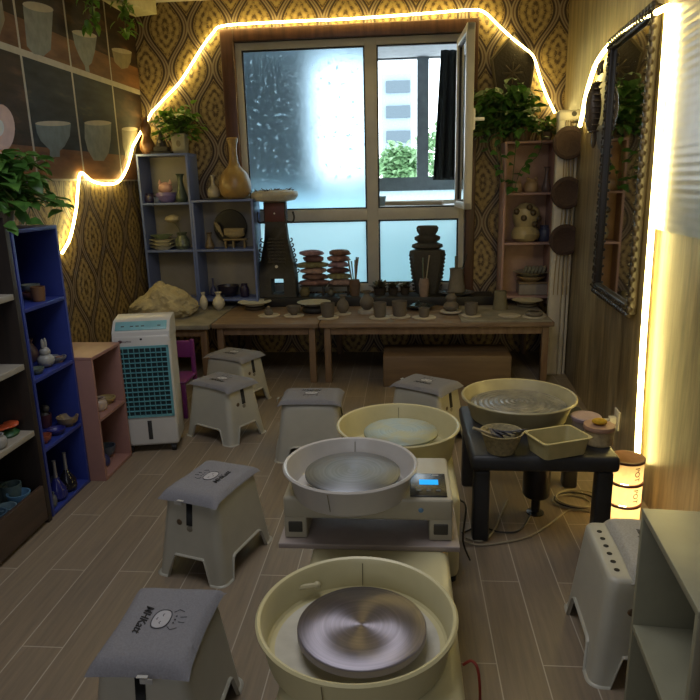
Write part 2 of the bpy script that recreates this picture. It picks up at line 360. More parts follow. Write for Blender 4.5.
# dark cloth hanging in the balcony
cl = MB(); vs = []; fs = []; nU, nV = 26, 20
a0 = at_y(441, 50, 6.5); a1 = at_y(461, 50, 6.5); b0 = at_y(433, 180, 6.5); b1 = at_y(460, 180, 6.5)
for j in range(nV + 1):
    for i in range(nU + 1):
        u, v = i / nU, j / nV; P_ = a0.lerp(a1, u).lerp(b0.lerp(b1, u), v); vs.append((P_.x, 6.5 + .03 * math.sin(u * 19) * (0.4 + v) + .01 * math.sin(v * 7), P_.z))
for j in range(nV):
    for i in range(nU): k = j * (nU + 1) + i; fs.append((k, k + 1, k + nU + 2, k + nU + 1))
cl.add(vs, fs); o = cl.build('hanging_cloth', dkc); m = o.modifiers.new('s', 'SOLIDIFY'); m.thickness = .01
tag(o, 'dark green cloth hanging on the balcony behind the open sash', 'cloth')
# far building and trees
def fx(u, v, y): return at_y(u, v, y)
BD = 40.0
bl = thing('apartment_building', 'pale grey high-rise block seen far off through the open window', 'building', (fx(400, 100, BD).x, BD, -8))
q0 = fx(381, 74, BD); q1 = fx(411.5, 74, BD); ox, oy, oz = bl.location
MB().box((q0.x - ox, 0, 0), (q1.x - ox, 8, q0.z - oz)).build('wall', M('pale facade', '#8595a0', .8), bl, smooth=False)
wm = M('dull window bands', '#47565f', .4)
for k in range(4):
    za = fx(395, 81 + k * 25, BD).z - oz; zb = fx(395, 93 + k * 25, BD).z - oz
    MB().box((fx(385, 0, BD).x - ox, -.15, za), (fx(410, 0, BD).x - ox, .05, zb)).build('window', wm, bl, smooth=False)
def crown(mb, c, r, n, ls, flat=.8, sd=1):
    rnd = random.Random(sd)
    for i in range(n):
        d = Vector((rnd.gauss(0, 1), rnd.gauss(0, 1), rnd.gauss(0, 1))).normalized(); q = Vector(c) + Vector((d.x * r, d.y * r, d.z * r * flat)) * (.55 + .45 * rnd.random())
        leaf(mb, q, Vector((rnd.gauss(0, 1), rnd.gauss(0, 1), rnd.gauss(0, .6))).normalized(), Vector((rnd.gauss(0, .5), rnd.gauss(0, .5), 1)).normalized(), ls * (.7 + .6 * rnd.random()))
def leaf(mb, p, d, up, s, w=.62):
    p = Vector(p); d = Vector(d).normalized(); sd = d.cross(up)
    if sd.length < 1e-3: sd = d.cross(Vector((1, 0, 0)))
    sd.normalize(); n = sd.cross(d)
    pts = [(0, 0, 0), (.12, .34, .06), (.40, .48, .10), (.75, .26, .03), (1, 0, -.14)]
    mid = [(0, 0, 0), (.12, 0, .0), (.4, 0, .0), (.75, 0, -.03), (1, 0, -.14)]
    vs = []
    for a, b_, c in pts: vs.append(p + d * a * s + sd * b_ * s * w + n * c * s)
    for a, b_, c in mid: vs.append(p + d * a * s + n * c * s)
    for a, b_, c in pts: vs.append(p + d * a * s - sd * b_ * s * w + n * c * s)
    fs = []
    for i in range(4): fs.append((i, i + 1, 6 + i, 5 + i)); fs.append((5 + i, 6 + i, 11 + i, 10 + i))
    mb.add(vs, fs)
LF_OUT = leafmat('outdoor leaves', '#5c8058', '#8bb080')
TD = 16.0
for i, (u, v, rr, lab) in enumerate(((400, 166, .5, 'leafy green tree outside the left balcony pane'), (446, 156, 1.0, 'taller leafy tree seen beside the dark hanging cloth'))):
    c = fx(u, v, TD + 4 * i); t_ = thing('tree', lab, 'tree', (c.x, c.y, -4))
    mb = MB(); crown(mb, (0, 0, c.z + 4), rr, 900, .2, 1.0, i + 3); mb.build('foliage', LF_OUT, t_)
    MB().tube([(0, 0, 0), (.05, 0, 2), (0, 0, c.z + 4)], .09).build('trunk', M('bark', '#4b3d30', .9), t_)

# ---------------------------------------------------------------- LED strips (one thing per run)
LED = emis('warm led', (1.0, .77, .25, 1), LED_STRENGTH)
def led(pts, label, r=.0085):
    o = MB().tube(pts, r, 8).build('led_light_strip', LED); return tag(o, label, 'light strip', 'led strips')
yl = YB - .03
pp = [at_x(62, 253, XL + .03), at_x(70, 238, XL + .03), at_x(76, 210, XL + .03), at_x(78, 188, XL + .03), at_x(81, 173, XL + .03), at_x(92, 181, XL + .03), at_x(105, 184, XL + .03), at_x(118, 182, XL + .03), at_x(127, 168, XL + .03), at_x(133, 146, XL + .03)]
pb = [(152, 112), (166, 97), (180, 82), (193, 62), (203, 46), (213, 33), (222, 26), (260, 23), (300, 21), (345, 19), (390, 16), (430, 13), (470, 10), (484, 12), (497, 24), (512, 38), (527, 50), (534, 58), (539, 74), (545, 92), (555, 113)]
led(smoothpath(pp[:], 5) + smoothpath([at_y(u, v, yl if 219 > u else YB - .052) for u, v in pb], 4), 'long warm light strip draped from the posters over the window top', .009)
xr = XR - .02
pr_ = [(637, 463), (640, 400), (644, 330), (650, 250), (657, 160), (663, 80), (668.5, 6)]
pr2 = [(668.5, 6), (650, 16), (632, 27), (618, 36), (606, 49), (597, 62), (591, 78), (586, 96), (583, 112), (580, 126)]
led(smoothpath([at_w(u, v, .032) for u, v in pr_], 6) + smoothpath([at_w(u, v, .032) for u, v in pr2], 5)[1:], 'warm light strip framing the tall mirror down to the lantern', .013)

# ---------------------------------------------------------------- mirror and wall things (right wall)
A0, A1, A2 = at_w(664, 8), at_w(617, 37), at_w(640, 318); y0m, y1m, z1m, z0m = A0.y, A1.y, (A0.z + A1.z) / 2, A2.z
fm = woodmat('dark carved frame', '#1d1813', '#3a3127', 2, .4)
mir = thing('wall_mirror', 'tall carved dark-framed mirror on the wood-grain wall', 'mirror', (wall_x((y0m + y1m) / 2), (y0m + y1m) / 2, z0m), WA)
hw = (y1m - y0m) / 2; hh = z1m - z0m; fb = MB(); fwid = .05
fb.box((-.045, -hw, 0), (-.002, -hw + fwid, hh), bev=.012).box((-.045, hw - fwid, 0), (-.002, hw, hh), bev=.012).box((-.043, -hw, 0), (-.002, hw, fwid), bev=.012).box((-.043, -hw, hh - fwid), (-.002, hw, hh), bev=.012)
k = 0
for side in (-1, 1):
    z = .03
    while z < hh: fb.ball((-.035, side * (hw - .012), z), .017, 8, (1, 1, 1.3)); fb.ball((-.047, side * (hw - .04), z + .02), .009, 6); z += .05
for zz in (0.0, hh):
    y = -hw + .03
    while y < hw: fb.ball((-.035, y, zz), .018, 8, (1, 1.3, 1)); fb.ball((-.047, y + .02, abs(zz - .03)), .009, 6); y += .05
fb.build('frame', fm, mir)
t = NT('mirror glass'); t.pr((.78, .8, .76, 1), .03, 1.0); MB().box((-.022, -hw + fwid - .01, fwid - .01), (-.003, hw - fwid + .01, hh - fwid + .01)).build('mirror_glass', t.m, mir)
# glossy pale panel nearer the camera, right of the strip
t = NT('glossy pale panel'); g = t.n('ShaderNodeNewGeometry'); n = t.noise(g.outputs['Position'], 4, 3); wv = t.n('ShaderNodeTexWave', bands_direction='Z'); t.l(g.outputs['Position'], wv.inputs[0]); wv.inputs['Scale'].default_value = 9
bq = t.pr(t.ramp(n, [(.3, lin('#8d8f88')), (.7, lin('#aaaca4'))]), .22); t.bump(bq, wv.outputs['Fac'], .25, .004)
ya, yb_p = 1.1, at_w(661, 120).y
o = MB().box((-.012, 0, 1.27), (-.001, yb_p - ya, 2.95)).build('wall_panel', t.m); o.location = (wall_x(ya), ya, 0); o.rotation_euler = (0, 0, WA); tag(o, 'glossy pale rippled panel on the wall right of the mirror', 'panel')
# carved mask
mk = at_w(602, 110, .03); mask = MB()
cz = at_w(602, 66, .03).z; bz = at_w(600, 150, .03).z; hM = cz - bz
R_ = 1.0
prof = [(0, 0), (.05, .04), (.075, .12), (.085, .25), (.08, .36), (.085, .5), (.07, .62), (.09, .74), (.085, .82), (.05, .9), (.02, 1.0)]
poly = [(r * 1.6, z * hM) for r, z in prof] + [(-r * 1.6, z * hM) for r, z in reversed(prof[1:])]
mo = thing('carved_wall_mask', 'long dark carved mask hanging left of the mirror', 'wall ornament', (wall_x(mk.y + .05, .012), mk.y + .05, bz), WA)
MB().prism(poly, (0, 0, 0), (0, -1, 0), (0, 0, 1), -.03).build('board', fm, mo)
mm = MB().ball((-.06, 0, hM * .5), .06, 14, (.8, 1.0, 2.4)).ball((-.05, 0, hM * .78), .045, 12, (.5, 1, .5)).ball((-.05, .04, hM * .66), .02, 8).ball((-.05, -.04, hM * .66), .02, 8).ball((-.05, 0, hM * .3), .045, 12, (.5, 1, .8)).ball((-.045, 0, hM * .15), .03, 10, (.6, 1, 2))
for kz in range(9): mm.box((-.075, -.07, hM * (.22 + .07 * kz)), (-.03, .07, hM * (.22 + .07 * kz) + .008), bev=.003)
mm.build('face_carving', M('dark polished wood', '#5c5044', .25, bump=.3, scale=60), mo)
for kx in (-.04, 0, .04): MB().tube([(-.03, kx, hM * .9), (-.035, kx * 1.3, hM * .98), (-.03, kx * 1.5, hM * 1.04)], .008).build('horn', fm, mo)
# wall outlet with plug
ou = at_w(618, 420); ot = thing('wall_outlet', 'white wall socket with a plug above the plaster jar', 'socket', (ou.x, ou.y, ou.z), WA)
MB().box((-.012, -.045, -.05), (-.001, .045, .06), bev=.004).build('plate', M('ivory plastic', '#c9c3b4', .4), ot)
MB().box((-.05, -.02, -.02), (-.012, .02, .02), bev=.006).tube(smoothpath([(-.05, 0, 0), (-.08, .01, -.01), (-.1, .02, -.08)], 4), .006).build('plug', M('ivory plastic', '#c9c3b4', .4), ot)

# ---------------------------------------------------------------- pipes and discs in the right corner
PW = M('white painted pipe', '#b9b2a4', .4, var=.06)
cx0 = 1.15; pY = 5.08
pt = at_y(568, 113, pY).z
pc = thing('pipe_casing', 'white boxed pipe casing with rounded top in the right corner', 'pipe', (cx0, pY, 0))
MB().box((-.045, -.035, 0), (.045, .035, pt - .03), bev=.012).build('casing', PW, pc)
MB().box((-.05, -.045, pt - .06), (.108, .05, pt + .02), bev=.025).build('cap', M('white plastic hood', '#cfc8b8', .4), pc)
lg = MB().lathe([(.018, 0), (.018, .003), (.013, .003), (.013, 0)], (0, 0, 0), 20).lathe([(.007, 0), (.007, .003)], (0, 0, 0), 12)
xf(lg, Matrix.Translation((.06, -.046, pt - .01)) @ Matrix.Rotation(PI / 2, 4, 'X')); lg.build('ring_mark', M('dark print', '#4a4540', .5), pc)
for i, (dx, dy, r, lab) in enumerate(((.068, .01, .02, 'white vertical pipe next to the boxed casing'), (.100, -.0, .010, 'thin white vertical pipe nearest the wood-grain wall'))):
    p_ = MB().tube([(0, 0, 0), (0, 0, .8), (0, 0, pt - .07)], r, 14).build('pipe', PW, None); p_.location = (cx0 + dx, pY + dy, 0); tag(p_, lab, 'pipe')
dm = M('dark brown woven disc', '#3a2922', .8, bump=.5, scale=80)
hang = thing('hanging_disc_garland', 'three dark brown discs strung on straw cord before the pipes', 'wall ornament', (at_y(569, 143, pY - .06).x, pY - .06, at_y(569, 143, pY - .06).z))
for (u, v) in ((569, 143), (567, 193), (565, 240)):
    q = at_y(u, v, pY - .06) - hang.location; d_ = MB().lathe([(.06, -.004), (.112, -.008), (.117, 0), (.112, .008), (.09, .011), (.085, .008), (.0001, .009)], (0, 0, 0), 36); xf(d_, Matrix.Translation(q) @ Matrix.Rotation(PI / 2, 4, 'X')); d_.build('disc', dm, hang)
q = [at_y(u, v, pY - .055) - hang.location for u, v in ((570, 120), (568, 168), (567, 215), (562, 262), (560, 295))]
rp = MB()
for o_ in (-.022, -.008, .01, .024): rp.tube(smoothpath([a + Vector((o_ * (1 + .3 * i % 2), .012, 0)) for i, a in enumerate(q)], 4), .0035, 6)
rp.build('straw_cord', M('straw', '#8d7a55', .8), hang)

# ---------------------------------------------------------------- tables along the window
OAK = woodmat('worn table wood', '#655140', '#84705c', 0, .55); OAKV = woodmat('worn table leg', '#5c4634', '#7a624a', 2, .5)
GREY = M('grey stone board', '#7d786d', .6, var=.25, scale=9, bump=.1)
TZ = .48
def table(x0, x1, ya, top_mat, label, legs=True, z=TZ):
    t_ = thing('low_work_table', label, 'table', ((x0 + x1) / 2, (ya + 5.78) / 2, 0)); cx, cy = t_.location.x, t_.location.y
    MB().box((x0 - cx, ya - cy, z - .035), (x1 - cx, 5.78 - cy, z), bev=.004).build('tabletop', top_mat, t_)
    MB().box((x0 - cx + .082, ya - cy + .035, z - .095), (x1 - cx - .082, ya - cy + .055, z - .036)).build('apron', OAKV, t_)
    MB().box((x0 - cx + .082, 5.72 - cy, z - .095), (x1 - cx - .082, 5.74 - cy, z - .036)).build('apron', OAKV, t_)
    for xx in (x0 + .03, x1 - .08):
        for yy in (ya + .03, 5.7): MB().box((xx - cx, yy - cy, 0), (xx + .05 - cx, yy + .05 - cy, z - .0352), bev=.003).build('leg', OAKV, t_)
    return t_
table(-2.25, -1.50, 4.76, GREY, 'grey-topped low table in the left corner behind the cooler')
table(-1.49, -.66, 4.80, OAK, 'brown wooden low table with plates, left of the middle gap')
table(-.65, 1.10, 4.80, OAK, 'long brown wooden low table under the open casement')
o = MB().box((.42, 4.80, TZ), (1.08, 5.42, TZ + .012), bev=.003).build('stone_board', GREY); tag(o, 'grey stained board lying on the right end of the table', 'board')
o = MB().box((-1.22, 5.50, TZ), (.76, 5.77, TZ + .075), bev=.004).build('display_riser', M('black painted riser', '#1d1c1b', .5)); tag(o, 'long black riser along the back of the tables under the window', 'riser')
# low cabinet under table
cb = at_z(383, 392, 0); o = MB().box((cb.x, cb.y + .12, 0), (cb.x + .95, cb.y + .5, .24), bev=.004).build('wooden_chest', woodmat('pale chest wood', '#574634', '#705a42', 0)); tag(o, 'plain wooden chest under the long table', 'chest')

# ---------------------------------------------------------------- shelf units
def shelf(label, x0, x1, y0, y1, zs_, face, mat, matb, th=.018, name='shelf_unit', cols=None, z0=0.0):
    """face 'x+' opens toward +x, 'x-' toward -x, 'y-' toward the camera; zs_ = board tops"""
    t_ = thing(name, label, 'shelf', ((x0 + x1) / 2, (y0 + y1) / 2, z0)); cx, cy, cz = t_.location; top = zs_[-1]
    def bx(a, b_, nm, m): return MB().box(Vector(a) - Vector((cx, cy, cz)), Vector(b_) - Vector((cx, cy, cz)), bev=.0015).build(nm, m, t_)
    if face in ('x+', 'x-'):
        bx((x0, y0, z0), (x1, y0 + th, top - th), 'side_panel', mat); bx((x0, y1 - th, z0), (x1, y1, top - th), 'side_panel', mat)
        bk = (x0, x0 + .008) if face == 'x+' else (x1 - .008, x1); bx((bk[0], y0 + th, z0), (bk[1], y1 - th, top - th), 'back_panel', matb)
        fx0, fx1 = (x0 + .008, x1) if face == 'x+' else (x0, x1 - .008)
        for z in zs_[:-1]: bx((fx0, y0 + th, z - th), (fx1, y1 - th, z), 'shelf_board', mat)
        bx((x0, y0, top - th), (x1, y1, top), 'top_board', mat)
    else:
        for xa in (x0, x1 - th): bx((xa, y0, z0), (xa + th, y1, top - th), 'side_panel', mat)
        bx((x0 + th, y1 - .008, z0), (x1 - th, y1, top - th), 'back_panel', matb)
        for z in zs_[:-1]: bx((x0 + th, y0, z - th), (x1 - th, y1 - .008, z), 'shelf_board', mat)
        bx((x0, y0, top - th), (x1, y1, top), 'top_board', mat)
    return t_
BLUE = M('blue laminate', '#36447f', .4, var=.05); BLUE2 = M('blue laminate deep', '#27357f', .45, var=.05)
BLUG = M('blue-grey laminate', '#5d6c9e', .4, var=.05); BKP = M('grey back board', '#8b8478', .7, var=.05)
PINK = M('dusty pink laminate', '#8f6a62', .45, var=.05); PINKB = M('pink back board', '#a9877c', .6, var=.05)
BSX, BSY = -1.67, 2.675
shelf('tall blue shelf on the left with a pothos on top', -2.02, BSX, BSY, 3.055, [.02, .34, .675, 1.0, 1.345], 'x+', BLUE2, BLUE2)
PKX = -1.585
shelf('low dusty pink shelf between the blue shelf and the cooler', -1.93, PKX, 3.06, 3.40, [.02, .345, .68], 'x+', PINK, PINK)
BLK = woodmat('black brown shelf wood', '#1b1512', '#2c221c', 2, .5); GRB = M('pale grey shelf board', '#8f8a80', .5)
bs = thing('black_shelf_unit', 'tall black-brown shelf with pale boards at the left edge', 'shelf', (-1.86, 2.15, 0))
def bxr(a, b_, nm, m): return MB().box(Vector(a) - Vector((-1.86, 2.15, 0)), Vector(b_) - Vector((-1.86, 2.15, 0)), bev=.0015).build(nm, m, bs)
bxr((-2.05, 2.62, 0), (-1.66, 2.65, 1.42), 'side_panel', BLK); bxr((-2.05, 1.65, 0), (-1.66, 1.68, 1.42), 'side_panel', BLK); bxr((-2.05, 1.68, 0), (-2.04, 2.62, 1.42), 'back_panel', BLK)
for z in (.46, .77, 1.08): bxr((-2.04, 1.68, z - .025), (-1.665, 2.62, z), 'shelf_board', GRB)
bxr((-2.04, 1.68, .10), (-1.665, 2.62, .125), 'shelf_board', BLK); bxr((-1.68, 1.68, .02), (-1.662, 2.62, .19), 'kick_board', woodmat('dark slat wood', '#33271f', '#4a382d', 1))
bxr((-2.04, 1.68, 1.40), (-1.66, 2.62, 1.42), 'top_board', BLK)
# back-wall shelves
SYa, SYb = 5.50, 5.76
shelf('tall blue shelf column at the back wall left, topped by fern', -2.24, -1.80, SYa, SYb, [.555, .985, 1.385, 1.785], 'y-', BLUG, BKP, z0=TZ, name='shelf_unit')
shelf('lower blue shelf column beside the window, topped by tan vase', -1.798, -1.27, SYa, SYb, [.555, .985, 1.40], 'y-', BLUG, BKP, z0=TZ, name='shelf_unit')
shelf('narrow pink shelf at the back right under the pothos', .80, 1.21, SYa, SYb, [.555, 1.0, 1.40, 1.80], 'y-', PINKB, M('salmon back board', '#b39178', .6), z0=TZ)
WHL = M('white laminate board', '#8a8872', .4, var=.05)
wx = at_z(643, 513, .68); zz_ = .68
sw1 = shelf('white open shelf at the right front edge', wx.x - .012, wx.x + .38, 1.13, wx.y + .01, [.02, .35, .68], 'x-', WHL, M('white laminate back', '#67644f', .5))
sw1.rotation_euler = (0, 0, math.radians(-4.8))
sw2 = shelf('pink low shelf cut off by the lower right corner', wx.x - .045, wx.x + .345, .74, 1.09, [.02, .34, .665], 'x-', PINK, PINK)

sw2.rotation_euler = (0, 0, math.radians(-4.8))
# ---------------------------------------------------------------- ceramics
def prof_shell(pts, t=.004):    # outer profile plus inner wall
    out = [(max(r, 1e-5), z) for r, z in pts]; inn = [(max(r - t, 1e-5), max(z, t)) for r, z in reversed(pts)]
    return out + inn + [(1e-5, t)]
SH_ = {
 'cup': [(.72, 0), (.85, .08), (.95, .5), (1, 1)], 'bowl': [(.4, 0), (.45, .12), (.8, .4), (1, 1)], 'dish': [(.5, 0), (.55, .15), (.9, .6), (1, 1)],
 'vase': [(.45, 0), (.75, .12), (1, .35), (.85, .58), (.42, .78), (.38, .86), (.6, 1)],
 'bottle': [(.5, 0), (.9, .08), (1, .25), (.8, .42), (.32, .58), (.26, .85), (.36, .97), (.3, 1)],
 'slim': [(.75, 0), (.95, .08), (1, .2), (.6, .5), (.45, .75), (.55, .92), (.8, 1)],
 'jar': [(.7, 0), (.95, .15), (1, .45), (.92, .7), (.7, .85), (.75, 1)],
 'gourd': [(.6, 0), (.95, .12), (1, .28), (.7, .42), (.55, .5), (.68, .6), (.72, .72), (.45, .86), (.4, .93), (.52, 1)],
 'tpot': [(1, 0), (.97, .05), (.74, .85), (.8, .86), (.72, 1)],
 'jug': [(.95, 0), (1, .05), (.85, .4), (.74, .7), (.72, .9), (.78, 1)],
}
CERC = {}
def cer(hexc, rough=.35): return M('ceramic ' + hexc, hexc, rough, var=.1, scale=30, bump=.02)
def pot(kind, loc, r, h, hexc, label, cat=None, rough=.35, group=None, name=None, extra=None, t=None):
    loc = Vector(loc); names = {'cup': 'clay_cup', 'bowl': 'ceramic_bowl', 'dish': 'ceramic_dish', 'vase': 'ceramic_vase', 'bottle': 'ceramic_bottle', 'slim': 'slender_vase', 'jar': 'ceramic_jar', 'gourd': 'gourd_vase', 'tpot': 'plant_pot', 'jug': 'clay_jug'}
    cats = {'cup': 'cup', 'bowl': 'bowl', 'dish': 'dish', 'vase': 'vase', 'bottle': 'bottle', 'slim': 'vase', 'jar': 'jar', 'gourd': 'vase', 'tpot': 'pot', 'jug': 'jug'}
    nm = name or names[kind]; ct = cat or cats[kind]
    pts = [(a * r, b_ * h) for a, b_ in SH_[kind]]
    sp = [tuple(p[:2]) for p in smoothpath([(a, b_, 0) for a, b_ in pts], 4)]
    mb = MB().lathe(prof_shell(sp, t or min(.006, r * .12)), (0, 0, 0), 28, wob=.02, sd=r * 50 + loc.x * 9)
    if extra:
        root = thing(nm, label, ct, loc, 0, group); mb.build('body', cer(hexc, rough), root); extra(root, r, h); return root
    o = mb.build(nm, cer(hexc, rough)); o.location = loc; return tag(o, label, ct, group)
def plate(loc, r, hexc, label, h=.02, rough=.4, name='ceramic_plate', cat='plate'):
    o = MB().lathe([(r * .55, 0), (r * .6, h * .3), (r * .97, h * .9), (r, h), (r * .94, h), (r * .6, h * .5), (1e-5, h * .42)], (0, 0, 0), 36).build(name, cer(hexc, rough)); o.location = loc; return tag(o, label, cat)
def bat(loc, r, label, h=.010, hexc='#aaa191'):
    o = MB().lathe([(r * .98, 0), (r, h * .3), (r, h * .8), (r * .96, h), (1e-5, h)], (0, 0, 0), 32, wob=.03, sd=loc[0] * 7).build('pottery_bat', M('plaster bat ' + hexc, hexc, .8, var=.15)); o.location = loc; return tag(o, label, 'pottery bat', 'pottery bats on the window tables')
CLAY = '#5d564e'
tb = lambda u, v: at_z(u, v, TZ + .0)
# --- thrown pots in the front row
def rowpot(u, v, rp, hp, kind, lab, batr=None, batlab=None, hexc=CLAY, z=TZ, bh=.010, extra=None):
    q = at_z(u, v, z); k = pxm(q.y); zz = z
    if batr: bat((q.x, q.y, zz), batr * k, batlab, bh); zz += bh
    return pot(kind, (q.x, q.y, zz + .0003), rp * k, hp * k, hexc, lab, rough=.75, extra=extra)
def knob(root, r, h): MB().ball((0, 0, h), r * .5, 10).build('knob', cer(CLAY, .75), root)
rowpot(269, 316, 4.5, 7, 'jar', 'tiny raw clay pot with a pointed knob, leftmost thrown piece', 11, 'pale round bat carrying the tiny knobbed clay pot', extra=knob)
rowpot(294, 316, 7.5, 9, 'bowl', 'small dark clay bowl just right of the tiny knobbed pot', 10.5, 'round bat under the small dark clay bowl')
rowpot(328, 318, 7.2, 14, 'cup', 'squat grey clay cup right of the table gap', 11, 'round bat under the squat clay cup at the table gap')
rowpot(343, 314, 6.2, 18, 'vase', 'narrow clay vase directly behind the squat cup', 8.5, 'small bat under the narrow clay vase')
rowpot(367, 313, 7.2, 19, 'vase', 'rounded clay vase standing on a thick plaster puck', 9, 'thick plaster puck under the rounded clay vase', bh=.03)
rowpot(380, 318, 6.8, 14.5, 'cup', 'straight grey clay cup in front of the rounded vase', 11, 'bat under the straight clay cup by the vase')
rowpot(399.5, 317, 7.6, 15, 'cup', 'widest grey clay cup, left of the dark lidded dish', 11, 'bat under the widest clay cup')
rowpot(424, 318, 5.5, 9, 'cup', 'very small clay cup in front of the dark lidded dish', 12, 'bat under the very small clay cup')
zb = TZ + .012
rowpot(451, 312, 7.8, 19, 'gourd', 'ribbed stacked-looking clay jar on the left of the stained board', 11, 'bat under the ribbed clay jar', z=zb, bh=.012)
rowpot(471, 316, 6.5, 12, 'cup', 'short clay cup right of the ribbed jar', 10, 'bat under the short clay cup right of the ribbed jar', z=zb)
rowpot(500, 309, 7.5, 18, 'tpot', 'upside-down olive clay plant pot at the back of the board', None, hexc='#6d6650', z=zb)
q = at_z(510, 315, zb); bat((q.x - .01, q.y - .03, zb), .085, 'empty round bat between the short cup and the flat clay disc', .008)
rowpot(534, 317, 8.5, 5, 'jar', 'flat thick clay disc near the right table end', 11, 'bat under the flat clay disc at the right', z=zb)
q = at_z(527, 306, zb); pot('jar', (q.x, q.y, zb), .08, .03, '#5b5346', 'low brown stand under the cream plate', rough=.7, name='plate_stand', cat='stand'); plate((q.x, q.y, zb + .031), .125, '#c0b699', 'cream round plate at the right end of the table', .022)
q = tb(255, 309); pot('jar', (q.x, q.y, TZ), .085, .035, '#3c342b', 'low dark stand under the white plate at the left', rough=.7, name='plate_stand', cat='stand'); plate((q.x, q.y, TZ + .036), .145, '#c4c4b6', 'white round plate at the left end of the brown table', .03)
q = at_z(314, 305, TZ + .06); q.y = min(q.y, 5.36); pot('jar', (q.x, q.y, TZ), .10, .06, '#2c2a26', 'low black stand under the grey plate by the tower', rough=.7, name='plate_stand', cat='stand'); plate((q.x, q.y, TZ + .061), .14, '#a5a496', 'grey-white round plate right of the pagoda tower', .026)
q = tb(419, 309); root = thing('lidded_dish', 'dark glazed dish with a knobbed lid behind the small cups', 'dish', (q.x, q.y, TZ))
MB().lathe([(.07, 0), (.08, .012), (.125, .03), (.13, .033), (.12, .033), (1e-5, .02)]).build('dish_base', cer('#20282b', .15), root); MB().lathe([(.09, .033), (.088, .04), (.03, .052), (1e-5, .055)]).ball((0, 0, .062), .013, 10).build('lid', cer('#2c3638', .15), root)
# --- left table
q = at_y(204, 306, 5.42); pot('vase', (q.x, 5.42, TZ), .035, .15, '#bdb7a6', 'small white vase next to the rabbit on the grey table'); 
q = at_y(219, 306, 5.42); pot('vase', (q.x, 5.42, TZ), .052, .15, '#bdb7a6', 'wider white vase at the right edge of the grey table')
q = at_y(195, 306, 5.36); root = thing('rabbit_figurine', 'small pale rabbit figurine beside the two white vases', 'figurine', (q.x, 5.34, TZ))
mb = MB().ball((0, 0, .03), .032, 12, (1, .9, .95)).ball((-.01, -.02, .07), .02, 12); mb.build('body', cer('#a19684'), root)
for s in (-1, 1): MB().ball((-.01 + s * .009, -.015, .1), .02, 8, (.3, .3, 1)).build('ear', cer('#a19684'), root)
# cloth bundle
a_ = at_z(165, 307, TZ); bm = bmesh.new(); bmesh.ops.create_icosphere(bm, subdivisions=5, radius=1)
for v in bm.verts:
    n1 = noise.noise(v.co * 1.8) * .25 - abs(noise.noise(v.co * 4)) * .16 - abs(noise.noise(v.co * 9)) * .05 + .08; c = v.co * (1 + n1)
    v.co = Vector((c.x * .275, c.y * .2, max(0, (c.z * .5 + .30) * .30 + .02 * noise.noise(v.co * 9))))
    v.co.z *= (1.15 - .6 * abs(v.co.x) / .3)
me = bpy.data.meshes.new('b'); bm.to_mesh(me); bm.free(); mb = MB().add([v.co.copy() for v in me.vertices], [list(p.vertices) for p in me.polygons])
o = mb.build('cloth_wrapped_clay', M('dirty beige cloth', '#a0967a', .9, bump=.3, scale=40)); o.location = (at_y(164, 300, 5.16).x, 5.16, TZ); tag(o, 'crumpled beige cloth bundle on the grey corner table', 'cloth bundle')
# --- on the riser
RZ = TZ + .075
def rz_(u, y=5.66): return at_y(u, 296, y).x
# pagoda tower with snowy roof
q = Vector((rz_(280), 5.65, RZ)); tw = thing('clay_tower', 'tall dark clay tower topped by a snowy wide roof', 'sculpture', q)
dk = M('dark unfired clay', '#3b3833', .8, bump=.4, scale=50); k = pxm(5.65)
Ht = 92 * k
def sq(mb, w0, w1, z0, z1, d=.55): mb.add([(-w0, -w0 * d, z0), (w0, -w0 * d, z0), (w0, w0 * d, z0), (-w0, w0 * d, z0), (-w1, -w1 * d, z1), (w1, -w1 * d, z1), (w1, w1 * d, z1), (-w1, w1 * d, z1)], [(3, 2, 1, 0), (4, 5, 6, 7), (0, 1, 5, 4), (1, 2, 6, 5), (2, 3, 7, 6), (3, 0, 4, 7)])
W = 20 * k
bd = MB()
sq(bd, W * .92, W * .9, 0, Ht * .03); 
bd.box((-W * .9, -W * .5, 0), (-W * .32, W * .5, Ht * .22)).box((W * .32, -W * .5, 0), (W * .9, W * .5, Ht * .22))
sq(bd, W * .9, W * .82, Ht * .2, Ht * .36); sq(bd, W * .82, W * .56, Ht * .36, Ht * .62); sq(bd, W * .56, W * .5, Ht * .62, Ht * .78); sq(bd, W * .54, W * .52, Ht * .78, Ht * 1.0)
bd.build('tower_body', dk, tw)
br_ = MB(); rnd = random.Random(4)
for s in (-1, 1):
    if s > 0: br_.build('scroll_ornament', dk, tw); br_ = MB()
    for i in range(7):
        z = Ht * (.25 + .055 * i); x = s * W * (.93 - .32 * i / 7); br_.tube(smoothpath([(x, -.01, z), (x + s * .018, -.02, z + .01), (x + s * .022, -.02, z + .028), (x + s * .008, -.02, z + .034)], 3), .006, 6)
br_.build('scroll_ornament', dk, tw); br_ = MB()
for s in (-1, 1): br_ = MB(); br_.tube(smoothpath([(s * W * .5, 0, Ht * .80), (s * W * .82, -.01, Ht * .79), (s * W * .92, -.01, Ht * .84), (s * W * .86, -.01, Ht * .9)], 4), .009, 6); br_.build('bracket', dk, tw)
br_ = MB()
for r_ in range(8):
    for c_ in range(-3, 4): 
        z = Ht * (.38 + .034 * r_); wv_ = (W * (.82 - .26 * (z / Ht - .36) / .26)); x = (c_ + .5 * (r_ % 2)) * .022
        if abs(x) < wv_ * .8: br_.ball((x, -wv_ * .55, z), .011, 6, (1, .5, .8))
br_.build('tile_ornament', dk, tw)
for z_, s_c in ((.885, '#c9c4ba'), (.33, '#c9c4ba')):
    MB().ball((0, -W * (.29 if z_ > .5 else .46), Ht * z_), .013, 10, (1.1, .5, 1)).build('white_stud', cer(s_c), tw)
MB().box((-W * .48, -W * .32, Ht * .8), (W * .48, -W * .28, Ht * .99), bev=.004).build('red_panel', M('brick red glaze', '#4f241e', .5), tw)
